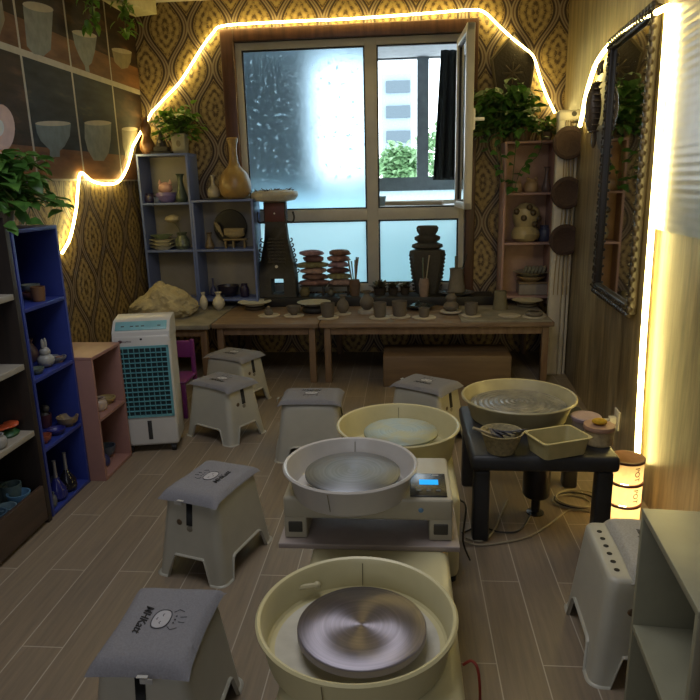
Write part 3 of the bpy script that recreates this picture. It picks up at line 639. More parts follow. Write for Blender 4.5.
MB().lathe([(W * .5, 0), (W * 1.0, .015), (W * 1.13, .045), (W * 1.15, .06), (W * 1.1, .085), (W * .7, .10), (1e-5, .10)], (0, 0, Ht), 32, wob=.05).build('roof_bowl', M('snowy glaze', '#a8a498', .5, bump=.5, scale=30), tw)
sn = MB(); rnd = random.Random(9)
for i in range(46):
    a = rnd.random() * 2 * PI; r_ = W * 1.0 * math.sqrt(rnd.random()); c = Vector((r_ * math.cos(a), r_ * math.sin(a), Ht + .095)); d = Vector((rnd.gauss(0, 1), rnd.gauss(0, 1), .35)).normalized()
    sn.tube([c, c + d * .02, c + d * .045 + Vector((0, 0, -.006))], .0055, 5, lambda t: 1 - .7 * t)
sn.build('twig_heap', M('dark red twigs', '#3c231e', .7), tw)
# stacked pink flower tiles: two stacks of thin clay sheets
rnd = random.Random(5); pinks = ['#7d5c57', '#5f4640', '#8f766e', '#6f6c4e', '#54383a', '#836870']
nS = 0
where = ['bottom', 'second', 'third', 'fourth', 'fifth', 'top']
for si, (u, wv_, n_) in enumerate(((314, .115, 6), (340, .098, 6))):
    cx_ = rz_(u, 5.66)
    bq_ = MB().box((-wv_ * .8, -.05, 0), (-wv_ * .7, .05, .08)).box((wv_ * .7, -.05, 0), (wv_ * .8, .05, .08)).box((-wv_, -.06, .08), (wv_, .06, .09)).build('small_rack', M('dark rack wood', '#332b25', .7)); bq_.location = (cx_, 5.67, RZ); tag(bq_, 'small dark rack under the %s pink clay stack' % ('left' if si == 0 else 'right'), 'rack')
    z = RZ + .0905
    for i in range(n_):
        nn_ = 8; mb = MB(); vs = []; fs = []; ph = rnd.random() * 6; th_ = .038; rr = wv_ * (.85 + .3 * rnd.random())
        mb.lathe([(rr * .75, 0), (rr * .98, .010), (rr, .022), (rr * .92, .036), (rr * .6, .047), (rr * .3, .05), (1e-5, .05)], (0, 0, 0), 40, sx=1, sy=.6, wob=.42, sd=ph)
        o = mb.build('clay_flower_tile', M('clay petal ' + pinks[(i + si * 2) % 6], pinks[(i + si * 2) % 6], .7, var=.3, scale=35, bump=.3)); o.location = (cx_ + rnd.uniform(-.014, .014), 5.67, z); z += .0515
        tag(o, 'ruffled pink-brown clay tile, %s of the %s stack on the riser' % (where[i], ('left', 'right')[si]), 'clay tile', 'stacked flower tiles')
# olive basket, dark pots below
q = (rz_(305, 5.60), 5.605, RZ); pot('jar', q, .042, .085, '#5a5238', 'olive ribbed pot right of the dark tower foot', rough=.8)
# brush pots
def brushpot(u, lab, hexp, n_, y=5.62, r=.05, h=.14, hb=.2, sd=1):
    root = thing('brush_pot', lab, 'brush pot', (rz_(u, y), y, RZ)); rnd = random.Random(sd)
    MB().lathe(prof_shell([(r * .8, 0), (r * .9, h * .3), (r, h * .7), (r * .8, h)], .004), (0, 0, 0), 20, wob=.05).build('pot', cer(hexp, .7), root)
    for i in range(n_):
        a = rnd.random() * 2 * PI; rr = r * .45; dx, dy = rnd.uniform(-.5, .5) * r * 2, rnd.uniform(-.4, .4) * r; L = h + hb * (.6 + .4 * rnd.random())
        p0 = Vector((rr * math.cos(a) * .6, rr * math.sin(a) * .6, .01)); p1 = Vector((p0.x + dx, p0.y + dy, L))
        MB().tube([p0, p0.lerp(p1, .8), p1], .0045, 6, lambda t: 1 if t < .75 else 1.5).build('brush', M(('brush cream', 'brush brown', 'brush green')[i % 3], ('#9a9078', '#6d543c', '#5f7466')[i % 3], .5), root)
brushpot(355, 'brown patterned brush pot full of pale brushes before the mullion', '#5e4a3c', 9, sd=3)
brushpot(424, 'pale brush pot with three tools before the dark pagoda jar', '#7d6a60', 3, y=5.535, r=.045, h=.155, hb=.22, sd=8)
# succulents
SUC = leafmat('dusty succulent', '#3b3a2d', '#5d5240')
def rosette(root, n_, r, zc, sd, mat):
    mb = MB(); rnd = random.Random(sd)
    for i in range(n_):
        a = rnd.random() * 2 * PI; e = rnd.uniform(.1, 1.3); d = Vector((math.cos(a) * math.cos(e), math.sin(a) * math.cos(e), math.sin(e))); leaf(mb, Vector((0, 0, zc)) + d * r * .4 * rnd.random() + Vector((rnd.uniform(-r, r) * .5, rnd.uniform(-r, r) * .3, 0)), d, (0, 0, 1), r * .7, .7)
    return mb.build('foliage', mat, root)
for i, (u, r, lab) in enumerate(((380, .075, 'brownish succulent in a dark pot right of the mullion'), (393, .06, 'middle dusty succulent in a dark low pot on the riser'), (405, .055, 'low dark succulent pot beside the pagoda jar'))):
    root = thing('potted_succulent', lab, 'plant', (rz_(u, 5.66), 5.66, RZ)); MB().lathe(prof_shell([(r * .6, 0), (r * .75, .05), (r * .8, .06)], .004), (0, 0, 0), 16).build('pot', cer('#2e2722', .7), root)
    rosette(root, 46, r, .06, i + 5, SUC)
# other dim bits on the riser: jars under stacks
q = (rz_(331, 5.59), 5.59, RZ); pot('vase', q, .03, .075, '#4a4a44', 'tiny dark vase between the racks of pink tiles')
q = (rz_(441, 5.60), 5.6, RZ); 
# dark pagoda jar
q = Vector((rz_(427, 5.69), 5.69, RZ)); pj_ = thing('pagoda_jar', 'dark stepped pagoda-shaped jar against the lower right pane', 'sculpture', q); Hp = 66 * pxm(5.69)
mb = MB().lathe([(.09, 0), (.10, .02), (.135, Hp * .3), (.155, Hp * .6), (.15, Hp * .64), (.11, Hp * .66)], (0, 0, 0), 8, sy=.62)
mb.build('jar_body', dk, pj_)
mb = MB().lathe([(.10, Hp * .66), (.135, Hp * .69), (.13, Hp * .73), (.08, Hp * .76), (.11, Hp * .80), (.11, Hp * .84), (.07, Hp * .87), (.09, Hp * .92), (.095, Hp * .97), (.08, Hp), (1e-5, Hp)], (0, 0, 0), 8, sy=.62); mb.build('stepped_roof', dk, pj_)
mb = MB()
for s in (-1, 1):
    mb = MB()
    for i in range(10): mb.ball((s * (.115 + .035 * i / 10), -.02, Hp * (.08 + .055 * i)), .013, 6)
    mb.build('edge_scales', dk, pj_)
# grey jug on plate with sticks
q = Vector((rz_(456, 5.64), 5.62, RZ)); plate(q, .155, '#5c6066', 'wide grey plate under the clay jug on the riser', .025, .25); pot('jug', q + Vector((0, 0, .0265)), .078, .20, '#6a645b', 'tall grey clay jug holding tools on the grey plate', rough=.7)
q2 = q + Vector((0, 0, .05)); o = MB().tube([(0, 0, 0), (.0, 0, .28)], .014, 8).build('clay_stick', cer('#57534b', .7)); o.location = q2 + Vector((-.004, 0, 0)); tag(o, 'thick grey stick standing in the clay jug', 'tool')
o = MB().tube([(0, 0, 0), (.04, 0, .17), (.075, -.0, .3)], .006, 6).build('clay_tool', M('black tool', '#201f1e', .5)); o.location = q2 + Vector((.01, 0, 0)); tag(o, 'thin black tool leaning out of the clay jug', 'tool')

# --- blue back shelf contents (front of boards near y = 5.55)
def on(u, v, z, y=5.60): q = at_y(u, v, y); return Vector((q.x, y, z))
kk = pxm(5.6)
pot('gourd', on(148, 153, 1.785), 7 * kk, 34 * kk, '#7a5534', 'brown gnarled gourd-shaped vase on the tall blue column')
root = thing('clay_pyramid_ornament', 'small dark tiered ornament between gourd vase and fern', 'ornament', on(162, 152, 1.785))
MB().box((-.085, -.04, 0), (.085, .04, .022), bev=.004).box((-.06, -.035, .022), (.06, .035, .06), bev=.004).build('base', dk, root); MB().lathe([(.05, .06), (.04, .1), (.02, .14), (.012, .17), (1e-5, .18)], (0, 0, 0), 8).build('roof', dk, root); MB().ball((0, -.04, .1), .014, 8).build('figure', cer('#9c8f74'), root)
# row 1
pot('jar', on(150, 200, 1.385), .05, .08, '#2a2440', 'dark purple rounded pot in the top left blue compartment')
pot('cup', on(158, 201, 1.385, 5.56), .035, .05, '#4b5573', 'tiny blue-white cup in front of the dark purple pot')
root = thing('cat_bowl', 'pink cat-faced bowl in the top blue compartment', 'bowl', on(167, 201, 1.385))
MB().lathe(prof_shell([(.05, 0), (.085, .03), (.092, .06), (.08, .085)], .006), (0, 0, 0), 24).build('body', cer('#6c5f90'), root); MB().ball((0, -.01, .12), .062, 16, (1, .7, .8)).build('cat_head', cer('#b08a85'), root)
for s in (-1, 1): MB().lathe([(.02, 0), (1e-5, .04)], (s * .045, -.01, .155), 8).build('ear', cer('#b08a85'), root)
pot('slim', on(182, 201, 1.385), .05, .235, '#3f4a3c', 'green glazed slender vase at the right of the cat bowl')
# right top
q = on(214, 199, 1.40); plate(q, .09, '#7d7a74', 'flat pale saucer under the small white vase', .012); pot('bottle', q + Vector((0, 0, .013)), .052, .19, '#a39a86', 'small white long-necked vase left of the big tan vase')
pot('bottle', on(236, 199, 1.40), .135, .50, '#8d7245', 'big tan long-necked vase on the lower blue column', t=.01)
# row 2 left: plates
zz = .985
for i in range(4):
    q = on(163, 247, zz, 5.60); plate(q, (.112, .112, .112, .1)[i], ('#cbc7b2', '#cbc7b2', '#cbc7b2', '#66755a')[i], ('bottom pale plate of the stack in the middle left compartment', 'second pale plate of the stack in the middle left compartment', 'third pale plate, just under the green one', 'green glazed plate, topmost of the stack in the blue shelf')[i], .03 if i < 3 else .035); zz += .0305
root = thing('flower_vase', 'small mottled vase with one cream bloom beside the plates', 'vase', on(183, 248, .985)); MB().lathe(prof_shell([(.045, 0), (.065, .03), (.06, .08), (.035, .12), (.05, .145)], .004), (0, 0, 0), 20).build('vase_body', M('mottled glaze', '#59604f', .3, var=.6, scale=60), root)
MB().tube(smoothpath([(0, 0, .05), (-.02, 0, .17), (-.06, -.01, .235)], 4), .004).build('stem', M('dry stem', '#6b6a4c', .7), root); MB().lathe([(.01, 0), (.05, .01), (.068, .03), (.055, .055), (.02, .07), (1e-5, .072)], (-.065, -.01, .225), 20, wob=.12).build('bloom', M('cream petals', '#a3987a', .7, bump=.4, scale=50), root)
# row 2 right
root = thing('round_screen_ornament', 'dark round screen with a carved boat on a stand', 'ornament', on(231, 248, .985, 5.64))
d_ = MB().lathe([(.145, -.006), (.15, 0), (.145, .006)], (0, 0, 0), 32); xf(d_, Matrix.Translation((0, .03, .18)) @ Matrix.Rotation(PI / 2, 4, 'X')); d_.build('screen', M('black lacquer', '#1a1815', .3), root)
MB().box((-.06, -.03, .065), (.15, .03, .08), bev=.003).box((.02, -.02, 0), (.035, .02, .065)).box((.12, -.02, 0), (.135, .02, .065)).box((-.05, -.02, 0), (-.035, .02, .065)).build('stand', M('tan carved wood', '#7b6a46', .6), root)
mb = MB().ball((.045, -.005, .12), .075, 14, (1.2, .4, .5)).box((-.05, -.025, .11), (.13, .015, .17), bev=.01)
for i in range(4): mb.tube([(-.06 - .014 * i, -.02, .10 + .02 * i), (-.09 - .012 * i, -.02, .2 + .01 * i)], .007, 6)
mb.build('carved_boat', M('tan carved stone', '#857655', .7, bump=.4, scale=60), root)
pot('slim', on(210, 248, .985, 5.57), .04, .14, '#5e4f3d', 'small brown bottle left of the round screen')
# row 3
pot('bottle', on(214, 297, .555, 5.68), .03, .16, '#4a4b66', 'grey-blue bottle at the back of the lowest right compartment')
pot('bowl', on(229, 297, .555, 5.64), .10, .10, '#221d2c', 'dark wide bowl in the lowest right blue compartment')
pot('jar', on(245, 297, .555, 5.60), .04, .12, '#241c38', 'dark purple jar at the right of the lowest compartment')

# --- pink back shelf contents
def planter_animal(root, r, h):
    for s in (-1, 1): MB().ball((s * r * .6, -r * .3, h * 1.0), r * .28, 8).build('ear', cer('#9c8266', .5), root)
pot('jar', on(516, 190, 1.40, 5.58), .05, .095, '#9c8266', 'small tan pot at the left on the upper pink shelf', rough=.5)
pot('jar', on(531, 190, 1.40, 5.58), .055, .11, '#a58a68', 'tan cat-eared pot in the middle of the upper pink shelf', rough=.5, extra=planter_animal)
pot('slim', on(546, 190, 1.40, 5.60), .035, .2, '#6d5a52', 'tall brown slim vase beside the cat-eared pot')
root = thing('spotted_gourd_jar', 'cream double-lobed jar with dark spots on the pink shelf', 'jar', on(525, 240, 1.0, 5.60))
MB().lathe([(.07, 0), (.11, .03), (.12, .07), (.10, .11), (.085, .125), (.10, .16), (.115, .21), (.10, .27), (.05, .31), (1e-5, .32)], (0, 0, 0), 28, wob=.03).build('body', cer('#a79870', .4), root)
for a, z in ((-1.9, .2), (-1.2, .24), (-.6, .19), (-2.5, .25), (-1.5, .285), (-1.0, .15)): MB().ball((.108 * math.cos(a), .108 * math.sin(a), z), .026, 10, (1, 1, 1)).build('spot', cer('#4b3e2c'), root)
pot('jar', on(544, 240, 1.0, 5.60), .05, .13, '#3e4258', 'dark blue-grey jar right of the spotted jar')
root = thing('storage_tray', 'grey box at the bottom of the narrow pink shelf', 'box', on(533, 297, .555, 5.60)); MB().box((-.13, -.06, 0), (.13, .09, .095), bev=.012).build('tray', M('pale grey plastic', '#8d8479', .5), root); MB().box((-.135, -.065, .095), (.135, .095, .11), bev=.006).build('lid', M('tan lid', '#8b7657', .5), root)
q = on(531, 270, .0, 5.60); q.z = .665; pot('dish', q, .12, .05, '#8f7c5c', 'tan wide bowl on the grey box in the pink shelf'); plate(q + Vector((0, 0, .051)), .15, '#96917d', 'large pale plate topmost on the tan wide bowl', .035)
root = thing('shell_ornament', 'grey shell-shaped piece lying on the large pale plate', 'ornament', q + Vector((0.02, 0, .072)))
mb = MB()
for i in range(6): mb.ball((-.07 + .03 * i, -.02, .03), .04, 10, (.45, .8, .9), Matrix.Rotation(.35, 3, 'Y'))
mb.build('ribs', cer('#85826f'), root)

# ---------------------------------------------------------------- plants
LF_D = leafmat('dark pothos leaf', '#2f5424', '#568238'); LF_B = leafmat('bright fern leaf', '#3d6a1e', '#75983a'); STEM = M('green stem', '#4a5a2c', .6); SOIL = M('soil', '#241a12', .95)
def pothos(label, loc, pr, ph, potcol, vines, nl, ls, spread, sd, lm, square=False, bias=(0, 0), name='potted_pothos', zmax=1.0, xmin=-9, ymax=YB - .045, xlim=9):
    root = thing(name, label, 'plant', loc); rnd = random.Random(sd)
    if square:
        MB().box((-pr, -pr, 0), (pr, pr, ph), bev=.006, taper=1.25).build('pot', cer(potcol, .6), root); MB().ball((0, -pr * 1.12, ph * .5), pr * .5, 12, (.8, .2, 1.1)).build('relief', cer('#6e6552', .6), root)
    else: MB().lathe(prof_shell([(pr * .72, 0), (pr * .85, ph * .3), (pr, ph * .9), (pr * 1.06, ph)], .006), (0, 0, 0), 24).build('pot', cer(potcol, .6), root)
    MB().lathe([(pr * .9, ph - .012), (pr * .5, ph - .004), (1e-5, ph - .002)], (0, 0, 0), 16).build('soil', SOIL, root)
    lv = MB(); st = MB()
    for i in range(nl):
        a = rnd.random() * 2 * PI; e = rnd.uniform(-.2, 1.35); L = spread * (.35 + .65 * rnd.random()) * (1 if e < 1 else .8)
        d = Vector((math.cos(a) * math.cos(e) + bias[0], math.sin(a) * math.cos(e) * .75 + bias[1], math.sin(e) * zmax)); p0 = Vector((0, 0, ph)); p2 = p0 + d * L; p1 = p0 + d * L * .5 + Vector((0, 0, L * .18))
        if loc[0] + p2.x > xlim or (xlim < 9 and loc[0] + p2.x < .56): continue
        if i % 2 == 0: st.tube([p0, p1, p2], .0028, 5)
        ld = Vector((d.x, d.y, rnd.uniform(-.7, .25))).normalized() + Vector((rnd.gauss(0, .5), rnd.gauss(0, .5), 0)); leaf(lv, p2, ld, (rnd.gauss(0, .25), rnd.gauss(0, .25), 1), ls * rnd.uniform(.7, 1.25), .75)
    for v in vines:
        pts = smoothpath([Vector(p) for p in v], 6); st.tube(pts, .003, 5)
        for j, p in enumerate(pts[2:]):
            if j % 2 == 0: leaf(lv, p, Vector((rnd.gauss(0, 1), rnd.gauss(-.3, .6), rnd.uniform(-.8, .1))), (rnd.gauss(0, .3), -.5, .8), ls * rnd.uniform(.6, 1.0), .75)
    lo = Vector(loc)
    for q_ in (lv, st): q_.v = [(max(x, xmin - lo.x), min(y, ymax - lo.y), z) for x, y, z in q_.v]
    lv.build('foliage', lm, root); st.build('stems', STEM, root)
    return root
q = at_z(20, 222, 1.345)
pothos('bushy dark pothos in a grey pot on the tall blue shelf', (-1.83, 2.84, 1.345), .085, .13, '#4c4b45', [[(0, 0, .13), (.08, -.1, .2), (.17, -.12, .12), (.2, -.1, .03)], [(0, 0, .13), (.12, .03, .22), (.22, .1, .15), (.25, .12, .07)], [(0, 0, .13), (-.02, -.12, .2), (.12, -.2, .1), (.18, -.2, .01)]], 330, .085, .26, 11, LF_D, bias=(.12, .0), xmin=XL + .03)
pothos('bright green fern in a square grey vase on the tall blue column', on(181, 151, 1.785, 5.62), .05, .16, '#8a8573', [[(0, 0, .16), (-.08, -.05, .25), (-.14, -.06, .2)], [(0, 0, .16), (.08, -.05, .24), (.12, -.06, .15)]], 170, .07, .20, 12, LF_B, zmax=1.5, square=True, name='potted_fern')
c_ = on(522, 138, 1.80, 5.62)
V = lambda u, v, y: at_y(u, v, y) - c_
pothos('large trailing pothos on the narrow pink shelf at the back right', c_, .08, .11, '#6d5a42',
       [[V(524, 122, 5.6), V(500, 100, 5.5), V(487, 120, 5.45), V(488, 150, 5.45)], [V(524, 122, 5.6), V(508, 95, 5.5), V(496, 120, 5.42), V(498, 165, 5.42)], [V(524, 122, 5.6), V(518, 130, 5.45), V(514, 165, 5.4), V(512, 187, 5.4)],
        [V(530, 122, 5.6), V(542, 130, 5.45), V(538, 155, 5.4), V(522, 168, 5.4), V(515, 188, 5.4)], [V(524, 122, 5.6), V(500, 90, 5.5), V(480, 105, 5.42), V(482, 130, 5.42)], [V(527, 122, 5.6), V(520, 84, 5.5), V(505, 84, 5.45), V(500, 140, 5.4), V(504, 180, 5.4)]], 640, .095, .38, 14, LF_D, bias=(-.50, -.25), zmax=.95, xlim=1.0)
pothos('small bright green plant at the pipe side of the pink shelf', on(546, 138, 1.80, 5.62), .045, .07, '#6d5a42', [], 70, .05, .13, 15, LF_B, name='potted_foliage_plant')
# dark woven wall hanging under the led strip
q = at_y(512, 78, YB - .03); ho = thing('carved_wall_plaque', 'dark pentagonal carved plaque on the damask wall above the pothos', 'wall ornament', (q.x, YB - .012, q.z))
kz = pxm(5.77); P5 = [(-19, 16), (0, 37), (19, 14), (12, -38), (-9, -40)]
MB().prism([(a * kz, b_ * kz) for a, b_ in P5], (0, 0, 0), (1, 0, 0), (0, 0, 1), .03).build('panel', M('dark lattice wood', '#3d3426', .7, bump=.6, scale=60), ho)
mb = MB()
for i in range(5): a, b_ = P5[i], P5[(i + 1) % 5]; mb.tube([(a[0] * kz, -.035, a[1] * kz), (b_[0] * kz, -.035, b_[1] * kz)], .012, 6)
for i in range(4): a = math.pi * i / 4; mb.tube([(-9 * kz * math.cos(a), -.035, (4 + 9 * math.sin(a)) * kz), (9 * kz * math.cos(a), -.035, (4 - 9 * math.sin(a)) * kz)], .007, 6)
mb.build('rim', M('dark lattice rim', '#54482f', .6), ho)
# ivy shelf box at the top left
tl = thing('hanging_planter_box', 'white box planter fixed high in the left back corner', 'planter', (at_y(130, 8, 5.3).x, 5.3, at_y(130, 12, 5.3).z))
MB().box((-.24, -.16, .07), (-.03, .4, .2), bev=.004).build('box', M('cream box board', '#b0a888', .6), tl)
tl.rotation_euler = (0, 0, math.radians(-14))
for i, (u, v, n_, sp, lab) in enumerate(((93, 18, 26, .07, 'small hanging ivy sprig in front of the upper cup poster'), (125, 22, 40, .085, 'larger hanging ivy sprig beside the poster corner'))):
    c = at_x(u, v, XL + .14); mb = MB(); rnd = random.Random(20 + i); st = [c + Vector((0, 0, .30)), c + Vector((.01, 0, .15)), c, c + Vector((0.01, .0, -sp))]
    for j in range(n_): mb_ = c + Vector((rnd.gauss(0, sp * .4), rnd.gauss(0, sp * .5), rnd.uniform(-sp, sp * 2.2))); leaf(mb, mb_, (rnd.gauss(0, 1), rnd.gauss(0, 1), -.8), (0, -.3, 1), .075)
    root = thing('hanging_ivy', lab, 'plant', c); xf(mb, Matrix.Translation(-c)); mb.build('foliage', LF_B, root); s2 = MB().tube(smoothpath([p - c for p in st], 4), .004, 5); s2.build('stem', STEM, root)

# ---------------------------------------------------------------- posters on the left wall (printed sheet, flat)
po = thing('cup_poster', 'large gridded poster of tea cups on the left wall', 'poster', (XL + .012, 4.2, 1.6))
def PX(u, v): q = at_x(u, v, XL + .012); return Vector((q.y - 4.2, q.z - 1.6))
zb0, zm_, zt_ = at_x(142, 180, XL).z, at_x(142, 94, XL).z, 2.98
yR = at_x(141, 94, XL).y - 4.2; yL = -2.2
ys = [yL, at_x(-60, 70, XL).y - 4.2, at_x(21, 75, XL).y - 4.2, at_x(71, 85, XL).y - 4.2, at_x(111, 92, XL).y - 4.2, yR]
yc = [yL + .0, ys[1], ys[2], ys[3], ys[4], yR]
zlo, zmid, zhi = at_x(105, 181, XL).z - 1.6, zm_ - 1.6, zt_ - 1.6
def yz(mb, y0, y1, z0, z1, x0, x1): mb.box((x0, y0, z0), (x1, y1, z1)); return mb
yz(MB(), yL, yR, zlo, zhi, 0, .004).build('backing_sheet', M('white poster paper', '#8d8375', .5), po)
def printmat(name, stops, rot=0):
    t = NT(name); tc = t.n('ShaderNodeTexCoord'); n = t.noise(t.mapping(tc.outputs['Object'], (1, 1.2, 5)), 2.2, 3); t.pr(t.ramp(n, [(p, lin(c)) for p, c in stops]), .6, 0, Specular_IOR_Level=.12); return t.m
dkP = printmat('dark brown print', [(.3, '#15100c'), (.55, '#33241a'), (.75, '#553a27')]); dk2 = printmat('dark blue print', [(.3, '#101316'), (.6, '#232b30'), (.75, '#4a4234')]); warm = printmat('warm table print', [(.3, '#4a3020'), (.7, '#745033')])
cupA = M('printed beige cup', '#6b5f46', .6, var=.25); cupB = M('printed grey cup', '#5d6059', .6, var=.25); cupC = M('printed blue-grey cup', '#465256', .6, var=.25); ring = M('printed peach ring', '#a5765a', .4)
def ell(u, v, a, b_, tilt=0): return [(u + a * math.cos(k * PI / 12), v + b_ * math.sin(k * PI / 12) + tilt * a * math.cos(k * PI / 12)) for k in range(24)]
PRINTS = {
 (2, 1): (('C', [(22, 6), (37, 10), (52, 11), (51, 30), (50, 50), (43, 56), (33, 54), (26, 46)]), ('R', ell(37, 7, 15.5, 4.5, .2))),
 (3, 1): (('C', [(71.5, 32), (84, 36), (96, 37), (94, 52), (91, 63), (88, 66), (89, 72), (85, 71.5), (84, 66), (78, 55), (74, 45)]), ('R', ell(83.5, 34, 12.5, 3, .2))),
 (4, 1): (('C', [(111, 49), (121, 53), (131, 53), (130, 62), (127, 68), (121, 69), (114, 62)]), ('R', ell(121, 51, 10.2, 2.4, .18))),
 (2, 0): (('C', [(34.5, 124), (52, 126), (70, 123.5), (69, 136), (64, 146), (59, 151), (59, 157), (49, 157), (49, 150), (40, 141), (36, 133)]), ('R', ell(52, 123.5, 17.8, 2.6))),
 (3, 0): (('C', [(83.8, 123), (97, 125), (110.5, 122.5), (110, 140), (108, 153), (103, 161), (93, 160.5), (87, 150), (84, 138)]), ('R', ell(97, 123, 13.5, 2.6))),
 (4, 0): (('C', [(121, 129), (129, 131), (137, 128.5), (136, 145), (134, 158), (125, 158), (122, 145)]), ('R', ell(129, 129, 8, 2))),
 (1, 0): (('O', ell(-2, 129, 16, 25)), ('H', ell(-3, 128, 6, 9))),
 (1, 1): (('C', [(-30, -6), (0, -4), (4, 20), (-2, 38), (-24, 36)]),),
}
for i in range(5):
    a, b_ = yc[i] + .012, yc[i + 1] - .012
    for j, (za, zb_) in enumerate(((zlo + .012, zmid - .02), (zmid + .02, zhi - .012))):
        pn = yz(MB(), a, b_, za, zb_, .004, .0048).build('printed_panel', dk2 if j == 0 and i in (2, 3) else dkP, po)
        yz(MB(), a, b_, za, za + (zb_ - za) * .27, .0048, .0052).build('printed_table', warm, pn)
        for kind, pl in PRINTS.get((i, j), ()):
            pts = [PX(u, v) for u, v in pl]
            MB().prism([(p.x, p.y) for p in pts][::-1], (.0053 + {'C': 0, 'R': .0005, 'O': .0, 'H': .0006}[kind], 0, 0), (0, 1, 0), (0, 0, 1), .0005).build({'C': 'printed_cup', 'R': 'printed_rim', 'O': 'printed_ring', 'H': 'printed_hole'}[kind], {'C': (cupC, cupA, cupB, cupB, cupA)[i] if j else (cupC, cupC, cupC, cupB, cupA)[i], 'R': M('printed rim', '#8b806c', .5), 'O': ring, 'H': M('printed pale', '#a39a8c', .4)}[kind], pn)

# ---------------------------------------------------------------- air cooler
cA = at_z(125, 457, 0); cB = at_z(181, 450, 0)
ang = math.atan2(cB.y - cA.y, cB.x - cA.x); CW = .315; CD = .24; CH = .80
co = thing('air_cooler', 'white and teal standing air cooler by the pink shelf', 'air cooler', ((cA.x + cB.x) / 2 - .03, (cA.y + cB.y) / 2 + CD / 2 + .008, 0), ang * .55)
CWm = M('white cooler plastic', '#bdbcb8', .35, var=.03); TEAL = M('teal plastic', '#5f98a0', .35, var=.05)
b = MB().box((-CW / 2, -CD / 2, .045), (CW / 2, CD / 2, CH - .09), bev=.018)
# sloping head
hd = [(-CD / 2, 0), (CD / 2, 0), (CD / 2, .115), (CD / 2 - .03, .125), (-CD / 2 + .07, .11), (-CD / 2 + .008, .055)]
b.prism([(y, z) for y, z in hd], (-CW / 2, 0, CH - .13), (0, 1, 0), (0, 0, 1), CW)
b.build('body', CWm, co)
sl = Vector((0, .062, .055)).normalized()
p0 = Vector((0, -CD / 2 + .011, CH - .13 + .057)); nrm = Vector((0, -sl.z, sl.y))
Rm = Matrix(((1, 0, 0), (0, sl.y, -sl.z), (0, sl.z, sl.y)))
pan = MB().obox(p0 + sl * .04 + nrm * .002, (CW * .9, .062, .006), Rm, .003); cp = pan.build('control_panel', M('pale teal panel', '#78a9b0', .3), co)
for x in (-.10, -.05, -.02, 0.01, .1): MB().obox(p0 + sl * .035 + nrm * .0055 + Vector((x, 0, 0)), (.018, .006, .002), Rm).build('button', M('dark print', '#4a4540', .5), cp)
yf = -CD / 2
gr = MB(); gz0, gz1 = .235, .635; gx = .135
rim(gr, -gx - .012, gx + .012, gz0 - .012, gz1 + .012, yf - .006, yf + .004, .014)
g0 = gr.build('grille_frame', TEAL, co); MB().box((-gx, yf - .002, gz0), (gx, yf - .0005, gz1)).build('grille_recess', M('dark grille interior', '#0c2930', .6), co)
gb = MB()
for i in range(1, 9): gb.box((-gx + 2 * gx * i / 9 - .002, yf - .010, gz0), (-gx + 2 * gx * i / 9 + .002, yf - .002, gz1))
for i in range(1, 14): z = gz0 + (gz1 - gz0) * i / 14; gb.obox((0, yf - .006, z), (2 * gx, .009, .0025), Matrix.Rotation(.5, 3, 'X'))
gb.build('grille_bars', M('teal bars', '#4b848d', .4), g0)
MB().box((-.012, yf - .002, .085), (.012, yf + .002, .20), bev=.001).build('water_gauge', M('smoked window', '#2d2f30', .15), co)
lgm = MB().ball((-.115, yf - .001, .675), .011, 12, (1, .15, .8)); tx = text_mb('mumo', .022); xf(tx, Matrix.Translation((-.082, yf - .0012, .675)) @ Matrix.Rotation(PI / 2, 4, 'X')); lgm.v and lgm.add(tx.v, tx.f); lgm.build('logo', M('dark logo', '#4a3338', .4), co)
MB().ball((0, yf, .685), .007, 10, (1, .3, .8)).build('sensor', M('black glossy', '#0c0c0d', .1), co)
for sx in (-1, 1):
    for sy in (-1, 1):
        cw = MB().lathe([(.012, -.012), (.022, -.012), (.022, .012), (.012, .012)], (0, 0, 0), 16); xf(cw, Matrix.Translation((sx * (CW / 2 - .035), sy * (CD / 2 - .03), .022)) @ Matrix.Rotation(PI / 2, 4, 'Y')); cw.box((sx * (CW / 2 - .035) - .018, sy * (CD / 2 - .03) - .018, .03), (sx * (CW / 2 - .035) + .018, sy * (CD / 2 - .03) + .018, .05)); cw.build('castor', M('black castor', '#161616', .5), co)

# ---------------------------------------------------------------- stools
STW = M('grey-white stool plastic', '#a9a698', .38, var=.04); CUSH = M('grey canvas', '#77767a', .95, var=.1, scale=180, bump=.12); STRAP = M('black strap', '#131313', .7); INK = M('black ink', '#1d1b1c', .8); FACE = M('printed white', '#a4a2a5', .9, var=.03)
def rrect(a, b_, r, n=96):
    """points of a rounded rectangle with half sizes a, b_, sampled evenly; returns (x, y, side coordinate)"""
    out = []; segs = [((a, -b_ + r), (a, b_ - r), None), (None, (a - r, b_ - r), 0), ((a - r, b_), (-a + r, b_), None), (None, (-a + r, b_ - r), PI / 2), ((-a, b_ - r), (-a, -b_ + r), None), (None, (-a + r, -b_ + r), PI), ((-a + r, -b_), (a - r, -b_), None), (None, (a - r, -b_ + r), 1.5 * PI)]
    for s in segs:
        if s[2] is None:
            for k in range(20): t_ = k / 20; out.append((s[0][0] + (s[1][0] - s[0][0]) * t_, s[0][1] + (s[1][1] - s[0][1]) * t_))
        else:
            for k in range(6): t_ = s[2] + PI / 2 * k / 6; out.append((s[1][0] + r * math.cos(t_), s[1][1] + r * math.sin(t_)))
    return out
